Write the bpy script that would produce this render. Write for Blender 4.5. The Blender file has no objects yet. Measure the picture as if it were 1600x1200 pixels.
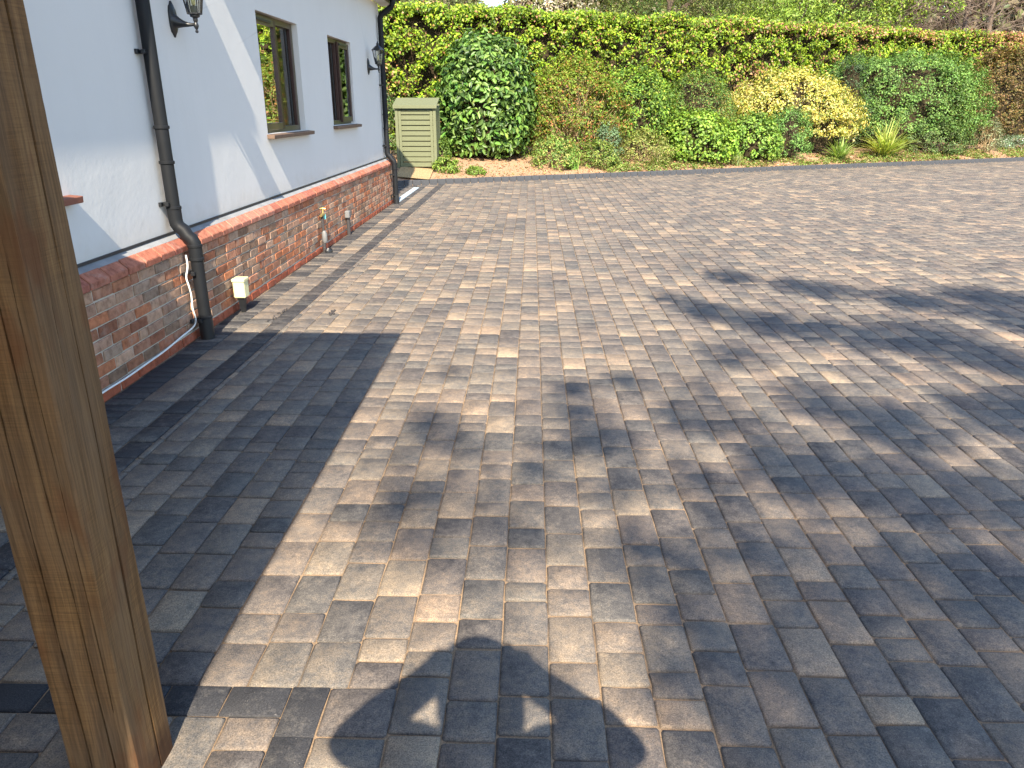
import bpy, bmesh, math, random
import numpy as np
from mathutils import Vector, Matrix

R = math.radians
rng = np.random.default_rng(7)
random.seed(7)
S = bpy.context.scene
COL = S.collection

# ------------------------------------------------------------------ camera
CAM_H = 1.70
PITCH, YAW = R(20.193), R(1.458)
cam_d = bpy.data.cameras.new('camera')
cam = bpy.data.objects.new('camera', cam_d)
COL.objects.link(cam)
fwd = Vector((-math.sin(YAW) * math.cos(PITCH), math.cos(YAW) * math.cos(PITCH), -math.sin(PITCH)))
rgt = Vector((math.cos(YAW), math.sin(YAW), 0))
upv = rgt.cross(fwd)
mw = Matrix((rgt, upv, -fwd)).transposed().to_4x4()
mw.translation = (0, 0, CAM_H)
cam.matrix_world = mw
cam_d.sensor_width = 36
cam_d.lens = 36 * 1180 / 1600
cam_d.clip_start = 0.02
cam_d.clip_end = 1000
S.camera = cam

# ------------------------------------------------------------------ light
SUN_EL, SUN_AZ = R(40.6), R(6.5)           # light travels forward (+Y) and a little to the left
L = Vector((-math.sin(SUN_AZ) * math.cos(SUN_EL), math.cos(SUN_AZ) * math.cos(SUN_EL), -math.sin(SUN_EL)))
sun_d = bpy.data.lights.new('sun', 'SUN')
sun_d.energy = 5.0
sun_d.angle = R(0.53)
sun_d.color = (1.0, 0.89, 0.72)
sun = bpy.data.objects.new('sun', sun_d)
COL.objects.link(sun)
sun.rotation_euler = L.to_track_quat('-Z', 'Y').to_euler()
w = bpy.data.worlds.new('World')
S.world = w
w.use_nodes = True
nt = w.node_tree
bg = nt.nodes['Background']
sky = nt.nodes.new('ShaderNodeTexSky')
sky.sky_type = 'NISHITA'
sky.sun_disc = False
sky.sun_elevation = SUN_EL
sky.sun_rotation = math.pi - SUN_AZ
sky.air_density = 1.0
sky.dust_density = 0.4
sky.ozone_density = 1.6
nt.links.new(sky.outputs[0], bg.inputs[0])
bg.inputs[1].default_value = 0.15
S.view_settings.view_transform = 'Standard'
S.view_settings.look = 'None'
S.view_settings.exposure = 1.5
S.view_settings.gamma = 1
S.view_settings.use_curve_mapping = False
S.render.engine = 'CYCLES'
S.cycles.max_bounces = 6
S.cycles.transparent_max_bounces = 8
S.cycles.use_denoising = True


# ------------------------------------------------------------------ tagging and mesh helpers
def tag(o, label=None, cat=None, group=None, kind=None):
    if label: o['label'] = label
    if cat: o['category'] = cat
    if group: o['group'] = group
    if kind: o['kind'] = kind
    return o


def empty(name, loc=(0, 0, 0), label=None, cat=None, group=None, rz=0.0):
    o = bpy.data.objects.new(name, None)
    COL.objects.link(o)
    o.location = loc
    o.rotation_euler = (0, 0, rz)
    o.empty_display_size = 0.1
    return tag(o, label, cat, group)


def link(name, me, mat=None, parent=None):
    if mat is not None and len(me.materials) == 0:
        me.materials.append(mat)
    o = bpy.data.objects.new(name, me)
    COL.objects.link(o)
    if parent is not None:
        o.parent = parent
    return o


def mesh_np(name, V, loops, starts, totals, tint=None, smooth=False):
    me = bpy.data.meshes.new(name)
    V = np.asarray(V, np.float32).reshape(-1, 3)
    me.vertices.add(len(V))
    me.vertices.foreach_set('co', V.ravel())
    me.loops.add(len(loops))
    me.loops.foreach_set('vertex_index', np.asarray(loops, np.int32))
    me.polygons.add(len(starts))
    me.polygons.foreach_set('loop_start', np.asarray(starts, np.int32))
    me.polygons.foreach_set('loop_total', np.asarray(totals, np.int32))
    if smooth:
        me.polygons.foreach_set('use_smooth', np.ones(len(starts), bool))
    me.update(calc_edges=True)
    if tint is not None:
        a = me.color_attributes.new('tint', 'FLOAT_COLOR', 'POINT')
        c = np.ones((len(V), 4), np.float32)
        c[:, :3] = tint
        a.data.foreach_set('color', c.ravel())
    return me


class MB:
    """collects vertices and faces in the local space of the thing they belong to"""
    def __init__(s):
        s.v, s.f = [], []

    def add(s, vs, fs):
        b = len(s.v)
        s.v += [tuple(v) for v in vs]
        s.f += [tuple(i + b for i in f) for f in fs]
        return s

    def box(s, x0, x1, y0, y1, z0, z1):
        return s.add([(x0, y0, z0), (x1, y0, z0), (x1, y1, z0), (x0, y1, z0), (x0, y0, z1), (x1, y0, z1), (x1, y1, z1), (x0, y1, z1)],
                     [(0, 3, 2, 1), (4, 5, 6, 7), (0, 1, 5, 4), (1, 2, 6, 5), (2, 3, 7, 6), (3, 0, 4, 7)])

    def prism(s, poly, y0, y1):
        """polygon in the XZ plane drawn out along Y"""
        n = len(poly)
        vs = [(x, y0, z) for x, z in poly] + [(x, y1, z) for x, z in poly]
        fs = [tuple(range(n)), tuple(range(2 * n - 1, n - 1, -1))] + [(i, i + n, (i + 1) % n + n, (i + 1) % n) for i in range(n)]
        return s.add(vs, fs)

    def tube(s, pts, rad, n=8, cap=True):
        pts = [Vector(p) for p in pts]
        m = len(pts)
        rad = [rad] * m if not hasattr(rad, '__len__') else rad
        rings = []
        ref = None
        for i, p in enumerate(pts):
            d = (pts[min(i + 1, m - 1)] - pts[max(i - 1, 0)])
            d = d.normalized() if d.length > 1e-9 else Vector((0, 0, 1))
            if ref is None:
                ref = Vector((1, 0, 0)) if abs(d.x) < 0.8 else Vector((0, 1, 0))
            u = (ref - d * ref.dot(d)).normalized()
            ref = u
            v = d.cross(u)
            rings.append([p + (u * math.cos(k * 2 * math.pi / n) + v * math.sin(k * 2 * math.pi / n)) * rad[i] for k in range(n)])
        vs = [q for r in rings for q in r]
        fs = [(i * n + k, i * n + (k + 1) % n, (i + 1) * n + (k + 1) % n, (i + 1) * n + k) for i in range(m - 1) for k in range(n)]
        if cap:
            fs += [tuple(range(n - 1, -1, -1)), tuple((m - 1) * n + k for k in range(n))]
        return s.add(vs, fs)

    def lathe(s, prof, cx, cy, n=16):
        """profile of (radius, z)"""
        m = len(prof)
        vs = [(cx + r * math.cos(2 * math.pi * k / n), cy + r * math.sin(2 * math.pi * k / n), z) for r, z in prof for k in range(n)]
        fs = [(i * n + k, i * n + (k + 1) % n, (i + 1) * n + (k + 1) % n, (i + 1) * n + k) for i in range(m - 1) for k in range(n)]
        fs += [tuple(range(n - 1, -1, -1)), tuple((m - 1) * n + k for k in range(n))]
        return s.add(vs, fs)

    def build(s, name, mat, parent=None, smooth=False, bevel=0.0):
        me = bpy.data.meshes.new(name)
        me.from_pydata(s.v, [], s.f)
        bm = bmesh.new()
        bm.from_mesh(me)
        bmesh.ops.recalc_face_normals(bm, faces=bm.faces)
        if bevel > 0:
            bmesh.ops.bevel(bm, geom=list(bm.edges), offset=bevel, segments=1, affect='EDGES', clamp_overlap=True)
        bm.to_mesh(me)
        bm.free()
        if smooth:
            me.shade_smooth()
            me.set_sharp_from_angle(angle=R(40))
        return link(name, me, mat, parent)


# ------------------------------------------------------------------ materials
class NT:
    def __init__(s, name):
        s.m = bpy.data.materials.new(name)
        s.m.use_nodes = True
        s.t = s.m.node_tree
        s.b = s.t.nodes['Principled BSDF']
        s.out = s.t.nodes['Material Output']

    def n(s, typ, **kw):
        nd = s.t.nodes.new(typ)
        for k, v in kw.items():
            if k.startswith('i_'):
                nd.inputs[k[2:].replace('_', ' ')].default_value = v
            else:
                setattr(nd, k, v)
        return nd

    def l(s, a, b):
        s.t.links.new(a, b)
        return s

    def pos(s):
        return s.n('ShaderNodeNewGeometry').outputs['Position']

    def objco(s):
        return s.n('ShaderNodeTexCoord').outputs['Object']

    def scale(s, vec, sc):
        nd = s.n('ShaderNodeVectorMath', operation='MULTIPLY')
        s.l(vec, nd.inputs[0])
        nd.inputs[1].default_value = sc
        return nd.outputs[0]

    def addv(s, a, b):
        nd = s.n('ShaderNodeVectorMath', operation='ADD')
        s.l(a, nd.inputs[0]); s.l(b, nd.inputs[1])
        return nd.outputs[0]

    def noise(s, vec, scale, detail=3.0, rough=0.55):
        nd = s.n('ShaderNodeTexNoise')
        nd.inputs['Scale'].default_value = scale
        nd.inputs['Detail'].default_value = detail
        nd.inputs['Roughness'].default_value = rough
        s.l(vec, nd.inputs['Vector'])
        return nd.outputs[0]

    def math(s, op, a, b=None, clamp=False):
        nd = s.n('ShaderNodeMath', operation=op, use_clamp=clamp)
        for i, q in enumerate((a, b)):
            if q is None: continue
            if isinstance(q, (int, float)): nd.inputs[i].default_value = q
            else: s.l(q, nd.inputs[i])
        return nd.outputs[0]

    def ramp(s, fac, stops):
        nd = s.n('ShaderNodeValToRGB')
        e = nd.color_ramp.elements
        while len(e) < len(stops): e.new(0.5)
        for q, (p, c) in zip(e, stops):
            q.position = p
            q.color = (*c, 1) if len(c) == 3 else c
        s.l(fac, nd.inputs[0])
        return nd.outputs[0]

    def mix(s, fac, a, b, blend='MIX'):
        nd = s.n('ShaderNodeMix', data_type='RGBA', blend_type=blend)
        for i, q in ((0, fac), (6, a), (7, b)):
            if isinstance(q, (int, float)): nd.inputs[i].default_value = q
            elif isinstance(q, tuple): nd.inputs[i].default_value = (*q, 1)
            else: s.l(q, nd.inputs[i])
        return nd.outputs[2]

    def bump(s, h, strength, dist=0.01, nrm=None):
        nd = s.n('ShaderNodeBump')
        nd.inputs['Strength'].default_value = strength
        nd.inputs['Distance'].default_value = dist
        s.l(h, nd.inputs['Height'])
        if nrm is not None: s.l(nrm, nd.inputs['Normal'])
        return nd.outputs[0]

    def fin(s, color=None, rough=0.8, nrm=None, spec=0.3, metal=0.0):
        if color is not None:
            if isinstance(color, tuple): s.b.inputs['Base Color'].default_value = (*color, 1)
            else: s.l(color, s.b.inputs['Base Color'])
        if isinstance(rough, (int, float)): s.b.inputs['Roughness'].default_value = rough
        else: s.l(rough, s.b.inputs['Roughness'])
        s.b.inputs['Specular IOR Level'].default_value = spec
        s.b.inputs['Metallic'].default_value = metal
        if nrm is not None: s.l(nrm, s.b.inputs['Normal'])
        return s.m


def m_plain(name, col, rough=0.6, spec=0.4, metal=0.0, var=0.25, sc=18.0, bump=0.15):
    k = NT(name)
    p = k.objco()
    n = k.noise(p, sc, 4)
    c = k.mix(n, tuple(q * (1 - var) for q in col), tuple(min(1, q * (1 + var)) for q in col))
    return k.fin(c, rough, k.bump(k.noise(p, sc * 8, 2), bump, 0.004), spec, metal)


def m_paver(name, per_object):
    k = NT(name)
    if per_object:
        src = k.n('ShaderNodeObjectInfo').outputs['Color']
    else:
        src = k.n('ShaderNodeAttribute', attribute_name='tint').outputs['Color']
    sep = k.n('ShaderNodeSeparateColor')
    k.l(src, sep.inputs[0])
    tone, rnd, warm = sep.outputs[0], sep.outputs[1], sep.outputs[2]
    off = k.n('ShaderNodeCombineXYZ')
    k.l(k.math('MULTIPLY', rnd, 31.0), off.inputs[0])
    k.l(k.math('MULTIPLY', rnd, 17.0), off.inputs[2])
    p = k.addv(k.pos(), off.outputs[0])
    big = k.noise(p, 9.0, 3, 0.6)
    mid = k.noise(p, 34.0, 5, 0.75)
    f = k.math('ADD', tone, k.math('MULTIPLY', k.math('SUBTRACT', big, 0.5), 0.60))
    f = k.math('ADD', f, k.math('MULTIPLY', k.math('SUBTRACT', mid, 0.5), 0.95), clamp=True)
    c = k.ramp(f, [(0.0, (0.038, 0.038, 0.041)), (0.35, (0.115, 0.106, 0.096)), (0.65, (0.205, 0.168, 0.128)), (1.0, (0.350, 0.264, 0.175))])
    c = k.mix(k.math('MULTIPLY', warm, 0.35), c, k.mix(1.0, c, (1.15, 0.92, 0.86), 'MULTIPLY'))
    sp = k.noise(p, 230.0, 2, 0.8)
    c = k.mix(1.0, c, k.ramp(sp, [(0.28, (0.45, 0.45, 0.46)), (0.5, (1, 1, 1)), (0.72, (1.62, 1.58, 1.52))]), 'MULTIPLY')
    spk = k.ramp(k.noise(p, 120.0, 1, 0.5), [(0.74, (0, 0, 0)), (0.80, (1, 1, 1))])
    c = k.mix(k.math('MULTIPLY', spk, 0.35), c, (0.42, 0.38, 0.33))
    w0 = k.pos()
    c = k.mix(1.0, c, k.ramp(k.noise(w0, 0.75, 5, 0.65), [(0.30, (0.84, 0.84, 0.85)), (0.5, (1, 1, 1)), (0.70, (1.12, 1.10, 1.07))]), 'MULTIPLY')
    eff = k.ramp(k.noise(w0, 5.5, 5, 0.7), [(0.64, (0, 0, 0)), (0.74, (1, 1, 1))])
    c = k.mix(k.math('MULTIPLY', eff, 0.22), c, (0.40, 0.36, 0.31))
    stain = k.ramp(k.noise(k.addv(w0, k.scale(w0, (1.7, 0.4, 0))), 1.6, 4, 0.6), [(0.66, (0, 0, 0)), (0.76, (1, 1, 1))])
    c = k.mix(k.math('MULTIPLY', stain, 0.35), c, (0.06, 0.055, 0.05))
    b1 = k.bump(k.noise(p, 30.0, 4, 0.65), 0.22, 0.010)
    b2 = k.bump(sp, 0.45, 0.0022, b1)
    return k.fin(c, 0.82, b2, 0.28)


def m_sand():
    k = NT('joint_sand')
    p = k.pos()
    n = k.noise(p, 1.3, 3)
    c = k.mix(k.ramp(n, [(0.42, (0, 0, 0)), (0.62, (1, 1, 1))]), (0.34, 0.235, 0.145), (0.17, 0.12, 0.08))
    c = k.mix(1.0, c, k.ramp(k.noise(p, 300, 2), [(0.3, (0.6, 0.6, 0.6)), (0.7, (1.3, 1.3, 1.3))]), 'MULTIPLY')
    return k.fin(c, 0.95, k.bump(k.noise(p, 350, 2), 0.5, 0.002), 0.1)


def m_brick(name, per_object):
    k = NT(name)
    src = k.n('ShaderNodeObjectInfo').outputs['Color'] if per_object else k.n('ShaderNodeAttribute', attribute_name='tint').outputs['Color']
    p = k.pos()
    n = k.noise(p, 22, 4, 0.65)
    c = k.mix(1.0, src, k.ramp(n, [(0.25, (0.55, 0.5, 0.5)), (0.5, (1, 1, 1)), (0.78, (1.35, 1.4, 1.45))]), 'MULTIPLY')
    pale = k.ramp(k.noise(p, 7, 4, 0.7), [(0.55, (0, 0, 0)), (0.72, (1, 1, 1))])
    c = k.mix(k.math('MULTIPLY', pale, 0.4), c, (0.42, 0.33, 0.27))
    dk = k.ramp(k.noise(p, 60, 2, 0.6), [(0.66, (0, 0, 0)), (0.74, (1, 1, 1))])
    c = k.mix(k.math('MULTIPLY', dk, 0.55), c, (0.06, 0.045, 0.04))
    return k.fin(c, 0.88, k.bump(k.noise(p, 90, 4, 0.7), 0.6, 0.006), 0.2)


def m_render():
    k = NT('white_render')
    p = k.pos()
    c = k.mix(k.noise(p, 1.1, 4), (0.60, 0.585, 0.555), (0.655, 0.64, 0.61))
    low = k.n('ShaderNodeSeparateXYZ')
    k.l(p, low.inputs[0])
    # splash dirt just above the plinth, faint rain streaks, a few hairlines
    zz = k.math('ADD', low.outputs[2], k.math('MULTIPLY', k.math('SUBTRACT', k.noise(p, 7, 4, 0.7), 0.5), 0.35))
    spl = k.ramp(zz, [(0.80, (1, 1, 1)), (0.98, (0, 0, 0))])
    c = k.mix(k.math('MULTIPLY', spl, 0.30), c, (0.47, 0.42, 0.34))
    stv = k.noise(k.scale(p, (9, 9, 0.35)), 1.0, 4, 0.6)
    c = k.mix(k.math('MULTIPLY', k.ramp(stv, [(0.52, (0, 0, 0)), (0.75, (1, 1, 1))]), 0.05), c, (0.50, 0.47, 0.42))
    vor = k.n('ShaderNodeTexVoronoi', feature='DISTANCE_TO_EDGE')
    vor.inputs['Scale'].default_value = 0.55
    k.l(k.addv(p, k.scale(k.n('ShaderNodeTexNoise').outputs['Color'], (0, 0, 0))), vor.inputs['Vector'])
    cr = k.ramp(vor.outputs['Distance'], [(0.0, (1, 1, 1)), (0.0022, (0, 0, 0))])
    c = k.mix(k.math('MULTIPLY', cr, k.math('MULTIPLY', k.ramp(k.noise(p, 0.9, 2), [(0.5, (0, 0, 0)), (0.6, (1, 1, 1))]), 0.35)), c, (0.42, 0.40, 0.37))
    b = k.bump(k.noise(p, 3.2, 4, 0.55), 0.11, 0.03)
    b = k.bump(k.noise(p, 26, 4, 0.6), 0.16, 0.006, b)
    b = k.bump(k.noise(p, 240, 2, 0.6), 0.18, 0.0015, b)
    return k.fin(c, 0.85, b, 0.2)


def m_oak():
    k = NT('sawn_oak')
    p0 = k.objco()
    wv = k.n('ShaderNodeTexNoise')
    wv.inputs['Scale'].default_value = 2.2
    k.l(p0, wv.inputs['Vector'])
    p = k.addv(p0, k.scale(wv.outputs['Color'], (0.035, 0.035, 0.06)))
    g = k.noise(k.scale(p, (30, 30, 0.8)), 1.0, 6, 0.7)
    g2 = k.noise(k.scale(p, (170, 170, 4.0)), 1.0, 3, 0.65)
    saw = k.noise(k.scale(p0, (9, 9, 260)), 1.0, 3, 0.7)
    patch = k.noise(k.scale(p0, (7, 7, 2.2)), 1.0, 4, 0.6)
    c = k.ramp(g, [(0.28, (0.066, 0.029, 0.010)), (0.5, (0.172, 0.090, 0.034)), (0.74, (0.275, 0.155, 0.062))])
    # greyer, weathered higher up and on the side away from the rain
    grey = k.ramp(patch, [(0.35, (0, 0, 0)), (0.7, (0.8, 0.8, 0.8))])
    c = k.mix(grey, c, (0.122, 0.083, 0.052))
    sw = k.math('MULTIPLY', k.ramp(patch, [(0.38, (1, 1, 1)), (0.56, (0.08, 0.08, 0.08))]), 0.6)
    c = k.mix(sw, c, k.mix(1.0, c, k.ramp(saw, [(0.34, (0.55, 0.52, 0.5)), (0.52, (1.0, 1.0, 1.0)), (0.7, (1.3, 1.28, 1.22))]), 'MULTIPLY'))
    c = k.mix(0.7, c, k.mix(1.0, c, k.ramp(g2, [(0.3, (0.5, 0.48, 0.45)), (0.6, (1.12, 1.12, 1.12))]), 'MULTIPLY'))
    sep = k.n('ShaderNodeSeparateXYZ')
    k.l(p0, sep.inputs[0])
    z = k.math('ADD', sep.outputs[2], k.math('MULTIPLY', k.math('SUBTRACT', k.noise(p0, 14, 3), 0.5), 0.16))
    st = k.ramp(z, [(0.030, (1, 1, 1)), (0.115, (0, 0, 0))])
    c = k.mix(k.math('MULTIPLY', st, 0.8), c, (0.035, 0.014, 0.007))
    ru = k.ramp(k.noise(k.scale(p0, (9, 9, 4)), 1.0, 3), [(0.55, (0, 0, 0)), (0.68, (1, 1, 1))])
    c = k.mix(k.math('MULTIPLY', ru, 0.6), c, (0.12, 0.042, 0.014))
    b = k.bump(g, 0.3, 0.004)
    b = k.bump(saw, 0.10, 0.0012, b)
    b = k.bump(g2, 0.35, 0.0012, b)
    return k.fin(c, 0.75, b, 0.22)


def m_leaf(name, rough=0.5, trans=0.35, spec=0.35):
    k = NT(name)
    a = k.n('ShaderNodeAttribute', attribute_name='tint').outputs['Color']
    k.fin(a, rough, None, spec)
    tr = k.n('ShaderNodeBsdfTranslucent')
    k.l(k.mix(1.0, a, (1.25, 1.25, 0.55), 'MULTIPLY'), tr.inputs[0])
    mx = k.n('ShaderNodeMixShader')
    mx.inputs[0].default_value = trans
    k.l(k.b.outputs[0], mx.inputs[1])
    k.l(tr.outputs[0], mx.inputs[2])
    k.l(mx.outputs[0], k.out.inputs[0])
    return k.m


def m_leaf_obj(name):
    k = NT(name)
    a = k.n('ShaderNodeObjectInfo').outputs['Color']
    k.fin(a, 0.45, None, 0.35)
    tr = k.n('ShaderNodeBsdfTranslucent')
    k.l(a, tr.inputs[0])
    mx = k.n('ShaderNodeMixShader')
    mx.inputs[0].default_value = 0.2
    k.l(k.b.outputs[0], mx.inputs[1]); k.l(tr.outputs[0], mx.inputs[2]); k.l(mx.outputs[0], k.out.inputs[0])
    return k.m


def m_soil(name, a, b, sc=8):
    k = NT(name)
    p = k.pos()
    c = k.mix(k.noise(p, sc, 5, 0.7), a, b)
    c = k.mix(1.0, c, k.ramp(k.noise(p, 70, 3, 0.7), [(0.3, (0.5, 0.5, 0.5)), (0.7, (1.4, 1.4, 1.4))]), 'MULTIPLY')
    return k.fin(c, 0.95, k.bump(k.noise(p, 40, 4, 0.7), 0.9, 0.03), 0.1)


def m_glass(name='window_glass', ior=1.75, tint=(0.9, 0.93, 0.92)):
    k = NT(name)
    gl = k.n('ShaderNodeBsdfGlossy')
    gl.inputs['Roughness'].default_value = 0.01
    tr = k.n('ShaderNodeBsdfTransparent')
    tr.inputs[0].default_value = (*tint, 1)
    fr = k.n('ShaderNodeFresnel')
    fr.inputs[0].default_value = ior
    k.l(k.bump(k.noise(k.pos(), 2.5, 2), 0.06, 0.02), gl.inputs['Normal'])
    mx = k.n('ShaderNodeMixShader')
    k.l(fr.outputs[0], mx.inputs[0]); k.l(tr.outputs[0], mx.inputs[1]); k.l(gl.outputs[0], mx.inputs[2])
    k.l(mx.outputs[0], k.out.inputs[0])
    return k.m


M = dict(
    paver=m_paver('paver_stone', True), paver_mass=m_paver('paver_stone_mass', False), sand=m_sand(),
    brick=m_brick('brick_face', True), brick_mass=m_brick('brick_face_mass', False),
    render=m_render(), oak=m_oak(),
    mortar=m_plain('mortar', (0.52, 0.46, 0.375), 0.95, 0.1, var=0.3, sc=30, bump=0.5),
    grey_mortar=m_plain('grey_flaunching', (0.23, 0.235, 0.24), 0.85, 0.2, var=0.45, sc=6, bump=0.4),
    bead=m_plain('black_bead', (0.025, 0.026, 0.03), 0.5),
    pipe=m_plain('black_plastic_pipe', (0.010, 0.011, 0.013), 0.52, 0.22, var=0.3, sc=5, bump=0.06),
    blackmetal=m_plain('black_cast_metal', (0.012, 0.013, 0.015), 0.4, 0.5, var=0.2),
    frame=m_plain('olive_brown_frame', (0.085, 0.066, 0.036), 0.38, 0.45, var=0.12, sc=8, bump=0.04),
    frame_dark=m_plain('dark_red_brown_frame', (0.045, 0.020, 0.016), 0.38, 0.45, var=0.15, sc=8, bump=0.04),
    spacer=m_plain('grey_spacer_bar', (0.28, 0.30, 0.33), 0.4, 0.5, var=0.08),
    glass=m_glass(), lampglass=m_glass('lantern_glass', 1.45, (0.93, 0.92, 0.84)),
    sill=m_plain('brown_tile_sill', (0.13, 0.085, 0.06), 0.7, 0.3, var=0.3, sc=25),
    sill_red=m_plain('red_tile_sill', (0.22, 0.085, 0.055), 0.7, 0.3, var=0.3, sc=25),
    dark=m_plain('dark_interior', (0.03, 0.028, 0.026), 0.9, 0.1),
    cream=m_plain('cream_plastic', (0.62, 0.58, 0.33), 0.5, 0.4, var=0.05),
    white=m_plain('white_cable', (0.75, 0.74, 0.70), 0.5, 0.4, var=0.06),
    brass=m_plain('worn_brass', (0.55, 0.40, 0.14), 0.35, 0.5, metal=0.8, var=0.2, sc=60),
    teal=m_plain('teal_plastic', (0.16, 0.50, 0.52), 0.45, 0.4, var=0.1),
    greyplastic=m_plain('grey_plastic', (0.16, 0.16, 0.16), 0.5, 0.4, var=0.2),
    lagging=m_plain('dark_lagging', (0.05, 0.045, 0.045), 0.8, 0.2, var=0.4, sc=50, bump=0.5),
    kerb=m_plain('charcoal_kerb', (0.055, 0.058, 0.065), 0.7, 0.3, var=0.4, sc=12, bump=0.4),
    metal_strip=m_plain('pale_metal_strip', (0.36, 0.42, 0.46), 0.55, 0.4, var=0.15, sc=20),
    sage=m_plain('sage_green_paint', (0.138, 0.148, 0.082), 0.65, 0.3, var=0.12, sc=14, bump=0.2),
    path=m_soil('path_slab', (0.42, 0.30, 0.16), (0.34, 0.24, 0.13), 3),
    soil=m_soil('bark_mulch', (0.46, 0.29, 0.18), (0.33, 0.21, 0.13), 4),
    mulch=m_plain('bark_chip', (0.36, 0.20, 0.105), 0.95, 0.1, var=0.5, sc=30, bump=0.4),
    field=m_soil('rough_grass', (0.06, 0.085, 0.025), (0.10, 0.11, 0.04), 2),
    leaf=m_leaf('leaf', trans=0.28), leaf_gloss=m_leaf('glossy_leaf', 0.42, 0.2, 0.4), leaf_obj=m_leaf_obj('laurel_leaf'),
    bark=m_plain('bark', (0.105, 0.078, 0.055), 0.9, 0.15, var=0.4, sc=12, bump=0.7),
    bark_grey=m_plain('grey_bark', (0.15, 0.115, 0.090), 0.9, 0.15, var=0.35, sc=12, bump=0.6),
    twig=m_plain('brown_twigs', (0.125, 0.080, 0.05), 0.9, 0.15, var=0.4, sc=20, bump=0.6),
    tan_stem=m_plain('dry_stems', (0.33, 0.24, 0.13), 0.9, 0.15, var=0.3, sc=20),
    hedgecore=m_soil('hedge_inside', (0.030, 0.024, 0.014), (0.060, 0.044, 0.025), 9),  # near black: the shade between the leaves lies in this colour
    tile=m_plain('clay_roof_tile', (0.20, 0.085, 0.055), 0.8, 0.2, var=0.3, sc=9),
    skin=m_plain('skin', (0.52, 0.34, 0.26), 0.55, 0.3, var=0.05), cloth=m_plain('dark_cloth', (0.05, 0.055, 0.075), 0.9, 0.1),
    hair=m_plain('hair', (0.05, 0.035, 0.025), 0.6, 0.3),
)

# ------------------------------------------------------------------ numbers of the place
XP = -2.60          # face of the brick plinth
XW = -2.70          # face of the rendered wall
Y_END = 14.50       # far corner of the house
KA, KB = 19.0, 0.46  # kerb line: y = KA + KB * x
KC = 1 / math.hypot(1, KB)
KROT = math.atan(KB)


def behind(x, y):
    return (y - KA - KB * x) * KC


def bank(x, y):
    s = max(behind(x, y), 0)
    return 0.075 + 0.215 * min(s, 1.4) + 0.08 * min(max(s - 1.4, 0), 2.2) + 0.03 * min(max(s - 3.6, 0), 12)


# ------------------------------------------------------------------ ground
g = MB().box(-300, 300, -300, 300, -0.9, -0.12)
tag(g.build('ground', M['field']), kind='structure')

# garden bed that rises behind the kerb
us = np.concatenate([np.linspace(-9, 26, 71), [40, 80]])
us = np.concatenate([[-60, -25], us])
ss = np.concatenate([np.linspace(0.06, 4.0, 21), [6, 9, 14, 25, 60, 150]])
V, Fc = [], []
for i, u in enumerate(us):
    for s in ss:
        x = u * KC - s * math.sin(KROT)
        y = KA + KB * u * KC + s * math.cos(KROT)
        near = s < 5 and -9 <= u <= 26
        V.append((x, y, bank(x, y) + (0.035 * (rng.random() - 0.5) if near else 0)))
n_s = len(ss)
for i in range(len(us) - 1):
    for j in range(n_s - 1):
        Fc.append((i * n_s + j, (i + 1) * n_s + j, (i + 1) * n_s + j + 1, i * n_s + j + 1))
me = bpy.data.meshes.new('garden_bed')
me.from_pydata(V, [], Fc)
me.shade_smooth()
bed = tag(link('garden_bed', me, M['soil']), kind='structure')

# driveway: sand bed and the individual blocks
drive = MB().add([(-2.72, -4, -0.0085), (30, -4, -0.0085), (30, KA + KB * 30, -0.0085), (-2.72, KA - KB * 2.72, -0.0085)], [(0, 1, 2, 3)]) \
    .add([(-12, Y_END - 0.1, -0.0085), (-2.72, Y_END - 0.1, -0.0085), (-2.72, KA - KB * 2.72, -0.0085), (-12, KA - KB * 12, -0.0085)], [(0, 1, 2, 3)]) \
    .build('driveway', M['sand'])
tag(drive, kind='structure')


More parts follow.
